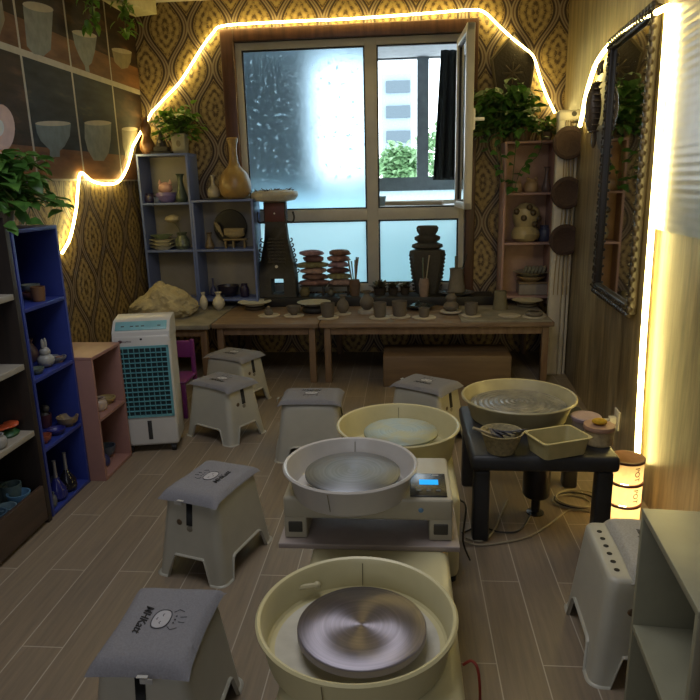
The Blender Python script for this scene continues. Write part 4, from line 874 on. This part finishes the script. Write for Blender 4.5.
def stool_body(a0, b0, a1, b1, H):
    top = rrect(a1, b1, .03); bot = rrect(a0, b0, .035); n = len(top); vs = []; fs = []
    zb_ = []
    for (x, y) in bot:
        la = abs(x) / a0; lb = abs(y) / b0; onend = lb < la and abs(x) > a0 - .036
        s_ = abs(y) / b0 if onend else abs(x) / a0; lim = .60 if onend else .66
        d = (lim - s_) / .10; k = max(0, min(1, d)); k = k * k * (3 - 2 * k); zb_.append(k * (H * .30 if onend else H * .27))
    rows = 9
    fl = rrect(a0 + .010, b0 + .010, .04)
    for i in range(n):
        t_ = zb_[i] / H; vs.append((fl[i][0] + (top[i][0] - bot[i][0]) * t_, fl[i][1] + (top[i][1] - bot[i][1]) * t_, zb_[i]))
    for j in range(rows + 1):
        for i in range(n):
            z = zb_[i] + (H - .012 - zb_[i]) * j / rows; t_ = z / H; vs.append((bot[i][0] + (top[i][0] - bot[i][0]) * t_, bot[i][1] + (top[i][1] - bot[i][1]) * t_, z + (.004 if j == 0 else 0)))
    for ins, z in ((.003, H - .004), (.010, H)):
        for (x, y) in rrect(a1 - ins, b1 - ins, .028): vs.append((x, y, z))
    tot = rows + 4
    for j in range(tot - 1):
        for i in range(n): i2 = (i + 1) % n; fs.append((j * n + i, j * n + i2, (j + 1) * n + i2, (j + 1) * n + i))
    fs.append(tuple((tot - 1) * n + i for i in range(n)))
    return vs, fs
def cushion_mb(a, b_, z0, th, sd=0, nu=28, nv=20):
    mb = MB()
    for top in (0, 1):
        vs = []; fs = []
        for j in range(nv + 1):
            for i in range(nu + 1):
                u, v = 2 * i / nu - 1, 2 * j / nv - 1
                x = u * a * (1 - .0 * v * v - .035 * (1 - v * v)); y = v * b_ * (1 - .07 * (1 - u * u) ** 1.0 * 1)
                e = max(0, (1 - abs(u) ** 7)) * max(0, (1 - abs(v) ** 7)); e = e ** .5
                sag = -.012 * max(0, abs(u) - .82) / .18
                z = z0 + sag + (th * e if top else 0) + (.0015 * noise.noise(Vector((u * 3 + sd, v * 3, 0))) * e)
                vs.append((x, y, z))
        for j in range(nv):
            for i in range(nu): k_ = j * (nu + 1) + i; q_ = (k_, k_ + 1, k_ + nu + 2, k_ + nu + 1); fs.append(q_ if top else q_[::-1])
        mb.add(vs, fs)
    return mb
def stool(label, x, y, deg, flip=False, cush=True, text=True, H=.33, a0=.20, b0=.155, a1=.155, b1=.115):
    root = thing('plastic_stool', label, 'stool', (x, y, 0), math.radians(deg), 'cushioned plastic stools')
    vs, fs = stool_body(a0, b0, a1, b1, H); o = MB().add(vs, fs).build('body', STW, root); m = o.modifiers.new('s', 'SOLIDIFY'); m.thickness = .004; m.offset = -1
    for s in (-1, 1):
        # strap and slot on each short end; the end leans by (a0-a1)/H
        def e(z): return s * (a0 + (a1 - a0) * z / H)
        mb = MB()
        pts = [(s * (a1 - .02), H + .004), (e(H - .02) + s * .004, H - .015), (e(H - .105) + s * .004, H - .105)]
        for (xa, za), (xb, zb__) in zip(pts, pts[1:]):
            mb.add([(xa, -.013, za), (xa, .013, za), (xb, .013, zb__), (xb, -.013, zb__), (xa - s * .003, -.013, za - .001), (xa - s * .003, .013, za - .001), (xb - s * .003, .013, zb__), (xb - s * .003, -.013, zb__)], [(0, 1, 2, 3), (4, 5, 6, 7), (0, 3, 7, 4), (1, 2, 6, 5), (0, 1, 5, 4), (2, 3, 7, 6)])
        mb.build('strap', STRAP, root)
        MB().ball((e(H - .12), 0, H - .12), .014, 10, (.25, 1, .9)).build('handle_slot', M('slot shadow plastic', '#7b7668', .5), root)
        MB().ball((e(H - .10), -.048 * s, H - .10), .013, 12, (.22, 1, 1)).build('plug_hole', M('brown plug', '#5a4a35', .6) if not flip else M('dark plug', '#1a1918', .6), root)
    if cush:
        cz = H + .001; th = .026; c = cushion_mb(.180, .135, cz + .002, th, x * 3).build('cushion', CUSH, root)
        if text:
            f = -1 if flip else 1; zt = cz + .002 + th + .0016
            tm = text_mb('MHKatt', .034, .0006, .4, .0006); xf(tm, Matrix.Translation((0, -.048 * f, zt)) @ Matrix.Rotation(0 if f > 0 else PI, 4, 'Z')); tm.build('lettering', INK, c)
            fc = MB(); rr = [(.036 * math.copysign(abs(math.cos(t_ * PI / 16)) ** .8, math.cos(t_ * PI / 16)), .023 * math.copysign(abs(math.sin(t_ * PI / 16)) ** .8, math.sin(t_ * PI / 16))) for t_ in range(32)]
            fc.prism([(p * 1.0, q_ * 1.0 + .002 * f) for p, q_ in rr], (0, 0, zt - .0004), (1, 0, 0), (0, 1, 0), .0006); fo = fc.build('face_print', FACE, c)
            ln = MB(); ln.tube([(p * 1.09, q_ * 1.1 + .002 * f, zt) for p, q_ in rr + rr[:1]], .0009, 5)
            for sx in (-1, 1): ln.tube([(sx * .016 - .005, .004 * f, zt + .0008), (sx * .016, .001 * f, zt + .0008), (sx * .016 + .005, .004 * f, zt + .0008)], .0008, 5)
            ln.tube([(-.004, -.009 * f, zt + .0008), (0, -.011 * f, zt + .0008), (.004, -.009 * f, zt + .0008)], .0008, 5)
            for k_ in range(3): ln.ball(((-.014 + .014 * k_), .040 * f, zt), .0028, 8, (1, 1, .3))
            for sx in (-1, 1): ln.tube([(sx * .03, .028 * f, zt), (sx * .042, .04 * f, zt), (sx * .034, .056 * f, zt)], .0008, 5); ln.tube([(sx * .01, .052 * f, zt), (sx * .012, .07 * f, zt)], .0008, 5)
            ln.build('doodle_lines', M('soft ink', '#3a383b', .9), fo)
            MB().box((-.186 - .006, .02 * f - .014, cz + .004), (-.186 + .004, .02 * f + .014, cz + .006)).obox((-.190, .03 * f, cz - .006), (.0015, .032, .014), Matrix.Identity(3)).build('care_label', M('white label', '#a9a8a4', .8), c)
    return root
stool('grey-cushioned white stool nearest the camera, lower left', -.668, 1.492, 90, flip=True)
stool('white stool with doodled cushion standing alone on the left floor', -.79, 2.39, 73, flip=False)
stool('white stool turned long side on, left of the silver wheel', -.53, 3.48, 1, flip=True)
stool('white stool just right of the air cooler', -1.125, 3.765, -30)
stool('white stool half under the tables behind the cooler', -1.22, 4.42, -25)
stool('white stool behind the yellow basins, before the wooden chest', .125, 3.72, -33)
rs = stool('white stool with a row of round holes beside the paper lantern', .725, 1.915, 87, cush=False, H=.35, a0=.205, a1=.175)
rs['group'] = 'cushioned plastic stools'
c = MB()
cush2 = cushion_mb(.178, .10, .353, .035, 4); xf(cush2, Matrix.Translation((0, -.045, 0))); c2 = cush2.build('cushion', M('pale canvas', '#a7a398', .9, scale=150, bump=.1), rs)
tm = text_mb('mhlyhp A', .032, .0006, .3, .0005); xf(tm, Matrix.Translation((0, -.03, .3900)) @ Matrix.Rotation(PI, 4, 'Z')); tm.build('lettering', INK, c2)
for i in range(6): MB().lathe([(.0085, 0), (.0085, .0012), (1e-5, .0012)], (-.12 + .045 * i, .082, .3501), 16).build('round_hole', M('hole dark', '#141210', .8), rs)

# magenta child chair
q = at_y(184, 336, 4.15); mc = thing('child_chair', 'magenta plastic child chair hidden behind the air cooler', 'chair', (-1.60, 4.14, 0)); MG = M('magenta plastic', '#6b2a66', .4)
MB().box((-.13, -.13, .24), (.15, .13, .26), bev=.01).build('seat', MG, mc)
for sx in (-.12, .13):
    MB().box((sx - .014, .11, 0), (sx + .014, .14, .49), bev=.006).build('rear_leg', MG, mc); MB().box((sx - .014, -.13, 0), (sx + .014, -.10, .24), bev=.006).build('leg', MG, mc)
MB().box((-.12, .112, .36), (.13, .135, .48), bev=.008).build('backrest', MG, mc)

# ---------------------------------------------------------------- pottery wheels
YEL = M('cream yellow plastic', '#c3ba8e', .35, var=.04); YEL2 = M('cream machine shell', '#c4bc93', .35, var=.04); WHT = M('grey-white basin plastic', '#b5b0a8', .3, var=.04); CRM = M('warm white shell', '#aaa38e', .35, var=.04)
def basin(parent, c, r, h, mat, seam=True, k=.86, lip=.012, name='basin'):
    pr_ = [(r * k * .97, 0), (r * k, .004), (r * (k + .02), h * .25), (r * .965, h * .93), (r + lip * .4, h - .008), (r + lip * .5, h - .002), (r + lip * .1, h + .003), (r - .006, h), (r * .955, h * .9), (r * (k + .005), h * .22), (r * (k - .02), .016), (r * .3, .012), (1e-5, .012)]
    o = MB().lathe(pr_, c, 72).build(name, mat, parent)
    if seam:
        for a in (PI / 2, -PI / 2 - .25):
            s_ = MB()
            pts = [Vector(c) + Vector((rr * math.cos(a), rr * math.sin(a), z)) for rr, z in ((r * .945, h * .9), (r * (k + .02) - .006, h * .25))] if a > 0 else [Vector(c) + Vector((rr * math.cos(a), rr * math.sin(a), z)) for rr, z in ((r * 1.0, h * .93), (r * (k + .03), h * .2))]
            s_.tube([pts[0], pts[0].lerp(pts[1], .5), pts[1]], .0011, 5)
            s_.build('seam', M('seam shadow plastic', '#6e664a', .6), o)
    return o
def wheelhead(parent, c, r, th, mat, shaft=.03):
    o = MB().lathe([(r - .004, -th), (r, -th + .003), (r, -.003), (r - .004, 0), (r * .5, .0002), (1e-5, 0)], (0, 0, 0), 96).build('wheel_head', mat, parent); o.location = c
    MB().lathe([(shaft, -.06 - th), (shaft, -th)], (0, 0, 0), 20).build('shaft', M('steel shaft', '#6a6a6c', .4, .9), o); return o
# front wheel machine
c1 = at_z(355, 617, .5); c1 = Vector((-.118, 1.352, 0)); 
m1 = thing('pottery_wheel_machine', 'cream yellow pottery wheel with brushed disc, nearest the camera', 'pottery wheel', c1)
MB().box((-.175, -.18, .03), (.25, .835, .405), bev=.03).build('machine_body', YEL2, m1)
for sx in (-.14, .25):
    for sy in (-.16, .80): MB().lathe([(.025, 0), (.025, .035)], (sx, sy, 0), 14).build('foot', M('black rubber', '#1b1b1b', .7), m1)
bs1 = basin(m1, (0, 0, .406), .236, .098, YEL, k=.92)
MB().lathe([(.2, .0135), (.2, .0165), (1e-5, .0165)], (0, 0, .406), 48).build('splash_pan', M('whitish wet pan', '#bdb9aa', .35), m1)
dk1 = diskmat('brushed wheel metal', '#938e96', .48, 0, .9, None, 0.0)
wheelhead(m1, (.012, -.004, .474), .155, .022, dk1)
MB().tube([(-.12, .175, .455), (-.15, .16, .46), (-.165, .155, .46)], .008, 8).ball((-.12, .175, .455), .011, 8).build('drain_plug', M('cream knob', '#b3aa85', .4), m1)
o = MB().tube(smoothpath([(-.02, 0, 0), (.0, .0, .012), (.014, -.01, .0), (.020, -.02, -.05), (.022, -.02, -.14)], 6), .0035, 6).build('red_cable', M('red cable', '#8c2a1c', .5)); o.location = (.158, 1.36, .36); tag(o, 'thin red cable looping beside the front wheel', 'cable')
# board on top
o = MB().box((-.395, 1.785, .4055), (.165, 2.18, .4235), bev=.003).build('wooden_board', M('pale grey-pink board', '#a0948e', .45, var=.08)); tag(o, 'pale board under the silver pottery wheel', 'board')
# compact wheel
m2 = thing('compact_pottery_machine', 'silver-white tabletop pottery wheel with blue-lit display', 'pottery wheel', (-.118, 2.0, .424))
MB().box((-.262, -.185, .068), (.262, .13, .142), bev=.010).box((-.262, -.183, .0), (-.19, .13, .08), bev=.006).box((.19, -.183, .0), (.262, .13, .08), bev=.006).build('machine_body', CRM, m2)
for sx in (-.226, .226): MB().box((sx - .022, -.1865, .022), (sx + .022, -.175, .058), bev=.003).build('foot_recess', M('dark recess plastic', '#3b382f', .6), m2)
cp = MB().box((.132, -.172, .142), (.246, -.012, .147), bev=.004).build('control_panel', M('black panel', '#1a1d20', .25), m2)
MB().box((.162, -.095, .147), (.222, -.060, .1478)).build('display', emis('blue lcd', (.03, .42, 1, 1), 1.1), cp)
for x in (.16, .19, .22): MB().lathe([(.008, .147), (.008, .1485), (1e-5, .1485)], (x, -.135, 0), 14).build('button', M('panel button', '#2d3135', .4), cp)
MB().box((.205, -.030, .147), (.225, -.022, .1475)).build('badge', M('silver badge', '#8c8c8c', .4), cp)
MB().ball((.165, -.186, .105), .008, 10, (1, .3, 1)).build('brand_badge', M('blue round badge', '#5f86a8', .3), m2)
cc = at_z(350, 463, .645); bc = Vector((-.174, 1.900, .645)) - m2.location
bs2 = basin(m2, (bc.x, bc.y, .128), .208, bc.z - .128, WHT, k=.87)
dk2m = diskmat('grey clay-smeared wheel metal', '#84878c', .5, 420, .5)
wheelhead(m2, (bc.x + .006, bc.y + .008, bc.z - .030), .152, .012, dk2m)
# rear yellow wheel
c3 = at_z(403, 437, .5); m3 = thing('pottery_wheel_machine', 'cream yellow pottery wheel with pale dusty disc behind the silver one', 'pottery wheel', (c3.x - .01, 2.62, 0))
MB().box((-.20, -.415, .03), (.222, .21, .375), bev=.03).build('machine_body', YEL2, m3)
for sx in (-.15, .19):
    for sy in (-.36, .16): MB().lathe([(.025, 0), (.025, .035)], (sx, sy, 0), 14).build('foot', M('black rubber', '#1b1b1b', .7), m3)
basin(m3, (-.012, 0, .376), .257, .128, YEL, k=.9)
dk3 = diskmat('pale dusty wheel metal', '#94a09c', .5, 420, .4, '#a39f7f')
wheelhead(m3, (.0, -.005, .475), .158, .014, dk3)
# ---------------------------------------------------------------- bench with big basin
BLKP = M('charcoal plastic bench', '#262729', .5, var=.15, scale=12)
bn = thing('plastic_bench', 'charcoal moulded plastic bench carrying the wide grey basin', 'bench', (.575, 2.84, 0), 0)
MB().box((-.305, -.33, .335), (.295, .31, .405), bev=.02).build('bench_top', BLKP, bn)
for sx in (-.255, .245):
    for sy in (-.275, .25): MB().box((sx - .035, sy - .035, 0), (sx + .035, sy + .035, .33), bev=.012, taper=.95).build('leg', BLKP, bn)
bb = thing('splash_basin', 'wide cream splash basin of wet grey clay water on the bench', 'pottery wheel', (.535, 2.985, .405))
basin(bb, (0, 0, .001), .262, .108, M('dirty cream plastic', '#a59c78', .4, var=.1), seam=False, k=.84)
t = NT('wet clay slip'); tc = t.n('ShaderNodeTexCoord'); n_ = t.noise(tc.outputs['Object'], 18, 6, .7); sx_ = t.n('ShaderNodeSeparateXYZ'); t.l(tc.outputs['Object'], sx_.inputs[0])
rr_ = t.math('SQRT', t.math('ADD', t.math('MULTIPLY', sx_.outputs[0], sx_.outputs[0]), t.math('MULTIPLY', sx_.outputs[1], sx_.outputs[1]))); rg_ = t.math('SINE', t.math('ADD', t.math('MULTIPLY', rr_, 260), t.math('MULTIPLY', n_, 3)))
bq = t.pr(t.ramp(n_, [(.35, lin('#4a4c4e')), (.62, lin('#85827a'))]), .3); t.bump(bq, t.math('ADD', rg_, t.math('MULTIPLY', n_, 3)), .4, .004)
MB().lathe([(.222, .066), (.12, .070), (.11, .076), (.05, .078), (1e-5, .081)], (0, 0, 0), 64).build('wet_clay', t.m, bb)
# items on bench
bt = .4055
q = at_z(502, 454, bt); wk = thing('wicker_cup_basket', 'small woven cream basket at the bench front left', 'basket', (q.x, q.y + .03, bt))
MB().lathe(prof_shell([(.055, 0), (.062, .02), (.085, .085), (.09, .09)], .006), (0, 0, 0), 32).build('basket_body', M('woven cream', '#8f8462', .8, var=.3, scale=70, bump=.8), wk)
tl_ = MB()
for i in range(5): tl_.obox((-.02 + .02 * i, .005, .078 + .003 * i), (.05, .07, .004), Matrix.Rotation(.5 * i, 3, 'Z') @ Matrix.Rotation(.35, 3, 'Y'))
o = tl_.build('clay_scraps', M('grey clay sheet', '#56555a', .6)); o.location = (q.x, q.y + .03, bt); tag(o, 'grey clay scraps heaped in the woven basket', 'clay')
o = MB().tube([(-.12, -.02, .11), (-.04, 0, .075), (.0, .005, .045)], .006, 8).build('wooden_stick', M('pale stick', '#9a8f78', .6)); o.location = (q.x, q.y + .03, bt); tag(o, 'pale stick leaning over the left rim of the basket', 'tool')
q = at_z(557, 452, bt); tr = thing('plastic_tray', 'cream rectangular tub at the front of the bench', 'tub', (q.x, q.y + .005, bt), math.radians(22))
vs, fs = [], []
def rr2(a, b_, z, r=.02): return [(x, y, z) for x, y in rrect(a, b_, r)]
loops = [rr2(.096, .064, 0), rr2(.108, .076, .07), rr2(.116, .084, .072), rr2(.116, .084, .076), rr2(.105, .073, .076), rr2(.093, .061, .006)]
for l_ in loops: vs += l_
n = len(loops[0])
for j in range(len(loops) - 1):
    for i in range(n): fs.append((j * n + i, j * n + (i + 1) % n, (j + 1) * n + (i + 1) % n, (j + 1) * n + i))
fs.append(tuple(range(n))[::-1]); fs.append(tuple((len(loops) - 1) * n + i for i in range(n)))
MB().add(vs, fs).build('tub_shell', M('cream tub plastic', '#b3a878', .35), tr)
MB().box((-.075, -.045, .008), (.075, .045, .014), bev=.002).build('tub_residue', M('grey residue', '#7a7462', .7), tr)
q = at_z(601, 447, bt); j1 = thing('plaster_jar', 'cream jar with yellow sponge on its pinkish lid', 'jar', (q.x, q.y + .045, bt))
MB().lathe([(.056, 0), (.06, .005), (.06, .065), (.056, .068), (1e-5, .068)], (0, 0, 0), 32).build('jar_body', M('printed cream jar', '#a18f6a', .5, var=.3, scale=45), j1)
MB().lathe([(.063, .065), (.066, .072), (.063, .084), (1e-5, .084)], (0, 0, 0), 32).build('lid', M('pinkish lid', '#a3806a', .45), j1)
o = MB().ball((0, 0, 0), .032, 16, (1, .9, .4)).build('yellow_sponge', M('yellow sponge', '#b88f17', .9, bump=.5, scale=80)); o.location = Vector(j1.location) + Vector((0, 0, .0975)); tag(o, 'small yellow sponge on top of the plaster jar', 'sponge')
q = at_z(584, 432, bt); j2 = thing('round_tub', 'short tub with a pale pink lid behind the sponge jar', 'tub', (.80, 2.80, bt))
MB().lathe([(.056, 0), (.06, .06), (1e-5, .06)], (0, 0, 0), 28).build('tub_body', M('pale tub', '#8d7f6c', .5), j2); MB().lathe([(.064, .058), (.066, .072), (.062, .076), (1e-5, .076)], (0, 0, 0), 28).build('lid', M('pale pink lid', '#9c8684', .45), j2)
# black motor unit under bench and cables
mt = thing('wheel_motor', 'black cylindrical motor under the charcoal bench', 'motor', (.60, 2.80, 0)); MB().lathe([(.055, .09), (.062, .10), (.062, .29), (.05, .30)], (0, 0, 0), 24).build('housing', M('black motor shell', '#131416', .35), mt); MB().lathe([(.02, .30), (.02, .332)], (0, 0, 0), 12).build('shaft', M('steel shaft', '#6a6a6c', .4, .9), mt)
MB().lathe([(.04, 0), (.04, .006), (.02, .012), (.02, .09)], (0, 0, 0), 20).build('pedestal', M('black motor shell', '#131416', .35), mt)
def cable(pts, r, mat, lab):
    P_ = smoothpath([at_z(u, v, r + .001 + (w_ if len(t_) else 0)) for (u, v, w_, *t_) in [(p[0], p[1], p[2] if len(p) > 2 else 0, 1) for p in pts]], 6); o = MB().tube(P_, r, 6).build('floor_cable', mat); return tag(o, lab, 'cable')
CW_ = M('pale cable', '#8e8670', .5); CB_ = M('black cable', '#18181a', .5)
cable([(462, 541), (478, 545), (500, 543), (530, 536), (555, 520), (570, 510), (590, 512)], .0045, CW_, 'long pale cable crossing the floor in front of the bench')
cable([(466, 538), (482, 541), (494, 530), (502, 512), (508, 500)], .0045, CW_, 'short pale cable rising beside the left bench leg')
cable([(462, 533), (480, 527), (500, 532), (520, 530), (532, 512)], .004, CB_, 'black cable running from the motor to the left')
for i in range(3):
    c_q = at_z(578, 515, .005); R0 = .085 + .012 * i; z_ = .006 + .009 * i
    o = MB().tube([(c_q.x + .02 * i + R0 * math.cos(t_ * PI / 16), 2.90 + R0 * .8 * math.sin(t_ * PI / 16) + .004, z_) for t_ in range(33)], .0042, 6).build('coiled_cable', (CW_, CB_, CW_)[i]); tag(o, ('pale cable coil lying lowest by the right bench leg', 'black cable coil between the two pale ones', 'wider pale cable coil lying topmost by the bench leg')[i], 'cable', 'coiled cables')
o = MB().tube(smoothpath([at_y(460, 500, 2.3), at_y(466, 508, 2.32), at_y(463, 540, 2.35), at_z(470, 560, .005)], 6), .004, 6).build('power_cable', CB_); tag(o, 'black cord hanging off the right side of the yellow wheel', 'cable')

# ---------------------------------------------------------------- paper lantern stack
ln = thing('stacked_paper_lantern', 'glowing three-tier paper lantern with maroon rims on the floor', 'lantern', (.972, 2.745, 0))
PAP = paper('lantern paper', '#e6d6b2', .5); MAR = M('maroon rim', '#5e2a22', .5)
for i in range(3):
    z0 = i * .103; r = .073
    tb_ = MB().lathe([(r, z0 + .004), (r, z0 + .092)], (0, 0, 0), 40); tb_.f = tb_.f[:-2]; pp_ = tb_.build('paper_drum', PAP, ln)
    rimb = MB().lathe([(r + .001, z0 + .090), (r + .004, z0 + .091), (r + .004, z0 + .102), (r - .001, z0 + .103), (1e-5, z0 + .1025)] if i == 2 else [(r - .004, z0 + .090), (r + .004, z0 + .091), (r + .004, z0 + .101), (r - .004, z0 + .102)], (0, 0, 0), 40)
    if i < 2: rimb.f = rimb.f[:-2]
    rimb.build('rim', MAR, ln)
    if i in (1, 2):
        tm = text_mb('POT', .034, .0004, 0, .0003); nv = []
        for (x, y, z) in tm.v:
            xx, yy = y, -x      # lettering turned to run down the drum
            a = -PI / 2 + .35 + (xx / r); nv.append(((r + .0012) * math.cos(a), (r + .0012) * math.sin(a), z0 + .048 + yy))
        tm.v = nv; tm.build('lettering', INK, pp_)
MB().lathe([(.072, .3055), (.072, .309), (1e-5, .3095)], (0, 0, 0), 40).build('lid', paper('lid paper', '#b48a66', .2), ln)
MB().lathe([(.074, 0), (.074, .006), (1e-5, .006)], (0, 0, 0), 32).build('base', MAR, ln)
MB().tube([(0, 0, .006), (0, 0, .14), (0, 0, .27)], .016, 12).build('bulb', emis('lantern bulb', (1, .70, .32, 1), 24), ln)

# ---------------------------------------------------------------- wares on the left shelves
def px_(u, v, x, z): q = at_x(u, v, x); return Vector((x, q.y, z))
z1, z2, z3, z4 = 1.0, .675, .34, .02
def wp(u, v, z, xf, y0=-9, y1=99):
    q = at_z(u, v, z); return (max(min(q.x, xf - .045), xf - .27), max(min(q.y, y1), y0), z)
BY0, BY1, PY1, KY1 = 2.735, 2.995, 3.33, 2.56
# blue shelf: items sit a little inside the opening
def ls(u, x, z, v=300): q = at_x(u, v, x); return Vector((x, q.y, z))
pot('bowl', wp(32, 299, z1, BSX, BY0, BY1), .045, .035, '#8a5e55', 'pink bowl at the bottom of a pair on the top blue shelf'); pot('bowl', Vector(wp(32, 299, z1, BSX, BY0, BY1)) + Vector((0, 0, .036)), .044, .035, '#7f8a83', 'pale green bowl nested on the pink one')
pot('cup', (-1.72, 2.90, z1), .033, .07, '#6b4e38', 'brown cup behind the pink bowl on the top blue shelf')
root = thing('rabbit_jar', 'white rabbit-eared jar on the second blue shelf', 'jar', wp(47, 367, z2, BSX, BY0, BY1)); MB().ball((0, 0, .035), .04, 16, (1, 1, .85)).ball((0, 0, .075), .026, 12).build('body', cer('#8e8f8c'), root)
for s in (-1, 1): MB().ball((0, s * .012, .115), .028, 8, (.3, .3, 1)).build('ear', cer('#8e8f8c'), root)
pot('dish', wp(57, 362, z2, BSX, BY0, BY1), .05, .03, '#6d6f74', 'grey flat bowl right of the white rabbit jar'); pot('bowl', wp(39, 374, z2, BSX, BY0, BY1), .035, .03, '#59655c', 'small green-grey bowl in front of the rabbit jar')
pot('vase', wp(41, 358, z2, BSX, BY0, BY1), .035, .12, '#5b4a50', 'dim brown vase behind the rabbit jar'); pot('cup', wp(65, 360, z2, BSX, BY0, BY1), .018, .03, '#94776c', 'tiny pink cup at the right edge of the second blue shelf')
pot('bowl', wp(48, 443, z3, BSX, BY0, BY1), .038, .04, '#8a4a36', 'orange-brown bowl on the third blue shelf, front'); pot('dish', wp(58, 434, z3, BSX, BY0, BY1), .045, .03, '#2b2c70', 'deep blue dish between the orange and cream bowls'); pot('bowl', wp(69, 425, z3, BSX, BY0, BY1), .055, .05, '#7d6d58', 'cream and dark bowl at the right of the third blue shelf')
pot('cup', wp(46, 427, z3, BSX, BY0, BY1), .034, .07, '#4f2f3c', 'dark wine cup behind the orange-brown bowl')
root = thing('squirrel_figurine', 'small grey animal figurine behind the blue dish', 'figurine', wp(55, 419, z3, BSX, BY0, BY1)); MB().ball((0, 0, .04), .03, 12, (1, .9, 1.2)).ball((.01, 0, .09), .02, 10).build('body', cer('#55565c'), root); MB().ball((-.02, .03, .06), .02, 10, (.6, .8, 2)).build('tail', cer('#55565c'), root)
for i, (x, y, lab) in enumerate(((*wp(60, 499, z4, BSX, BY0, BY1)[:2], 'dark blue flask with silver neck nearest on the lowest blue shelf'), (*wp(70, 490, z4, BSX, BY0, BY1)[:2], 'near-black flask with silver neck, behind the blue one'))):
    root = thing('long_neck_flask', lab, 'bottle', (x, y, z4)); MB().lathe([(.03, 0), (.045, .02), (.042, .06), (.018, .10), (.012, .115)], (0, 0, 0), 20).build('body', cer(('#1d2260', '#14151f')[i], .15), root); MB().lathe([(.009, .115), (.008, .20), (.010, .205)], (0, 0, 0), 12).build('neck', M('silver neck', '#8f8f93', .3, .6), root)
pot('jar', wp(51, 510, z4, BSX, BY0, BY1), .035, .07, '#4f5358', 'small grey jar at the front corner of the lowest blue shelf')
pot('bowl', wp(53, 492, z4, BSX, BY0, BY1), .04, .07, '#3c4358', 'slate bowl behind the small grey jar')
pot('bowl', wp(80, 490, z4, BSX, BY0, BY1), .022, .03, '#2a4a94', 'tiny bright blue bowl at the far corner, lowest blue shelf')
# pink shelf wares
pot('jar', wp(100, 410, .345, PKX, 3.12, PY1), .042, .07, '#a59487', 'round cream-pink jar at the front of the pink shelf'); pot('dish', wp(109, 401, .345, PKX, 3.12, PY1), .055, .035, '#9c8a5c', 'yellowish dish right of the round cream jar'); pot('cup', wp(106, 391, .345, PKX, 3.12, PY1), .032, .07, '#8f8d96', 'white mug behind the yellowish dish'); pot('cup', wp(94, 391, .345, PKX, 3.12, PY1), .035, .08, '#2b3468', 'navy cup behind the round cream jar')
pot('bottle', wp(103, 466, .02, PKX, 3.12, PY1), .042, .13, '#232a5c', 'navy bottle on the floor board of the pink shelf'); pot('bowl', wp(111, 453, .02, PKX, 3.12, PY1), .055, .07, '#4b5563', 'slate-blue bowl beside the navy bottle')
# black shelf wares
pot('bowl', wp(31, 508, .125, -1.68, 1.7, KY1), .05, .075, '#4d7290', 'blue bowl at the right end of the lowest black shelf'); pot('cup', wp(15, 503, .125, -1.66, 1.7, KY1), .045, .10, '#4d5f60', 'grey-green mug behind the blue bowl'); pot('bowl', wp(12, 519, .125, -1.68, 1.7, KY1), .045, .06, '#5d7480', 'pale blue petal bowl next to the blue bowl'); pot('bowl', wp(0, 528, .125, -1.68, 1.7, KY1), .05, .07, '#3c5266', 'slate bowl left of the petal bowl'); pot('cup', wp(4, 500, .125, -1.66, 1.7, KY1), .045, .09, '#56625f', 'dim grey mug at the back of the lowest black shelf')
root = thing('butterfly_figurine', 'orange butterfly figurine on a green leaf base', 'figurine', wp(12, 433, .46, -1.66, 1.7, KY1)); MB().lathe([(.045, 0), (.05, .01), (.03, .03), (1e-5, .035)], (0, 0, 0), 16, wob=.15).build('leaf_base', cer('#1f4a2a', .4), root)
bw_ = MB()
for s in (-1, 1): leaf(bw_, (0, 0, .035), (.2, s, .35), (0, 0, 1), .065, 1.3); leaf(bw_, (0, 0, .035), (-.5, s, .3), (0, 0, 1), .05, 1.3)
o = bw_.build('wings', cer('#b8522e', .4), root); md = o.modifiers.new('s', 'SOLIDIFY'); md.thickness = .005
root = thing('paper_card', 'white handwritten card propped on the black shelf', 'card', (-1.84, 2.53, .46)); MB().obox((0, 0, .07), (.002, .17, .12), Matrix.Rotation(-.25, 3, 'Y')).build('card', M('white card', '#8d8e96', .7), root); MB().obox((-.03, 0, .05), (.004, .03, .1), Matrix.Rotation(.3, 3, 'Y')).build('prop', M('white card', '#8d8e96', .7), root)
mb = MB()
for i in range(4):
    for j in range(5): mb.obox((.004 + .25 * (.02 * i), -.06 + .028 * j, .1 - .02 * i), (.001, .018, .002), Matrix.Rotation(-.25, 3, 'Y') @ Matrix.Rotation(.3, 3, 'X'))
mb.build('scribble', M('grey ink', '#55565e', .7), root)
pot('jar', wp(-2, 448, .46, -1.66, 1.7, KY1), .04, .06, '#8a8986', 'white lump-shaped jar left of the butterfly figurine'); pot('jar', wp(-1, 358, .77, -1.66, 1.7, KY1), .035, .05, '#8a8986', 'small white jar on the middle black shelf')
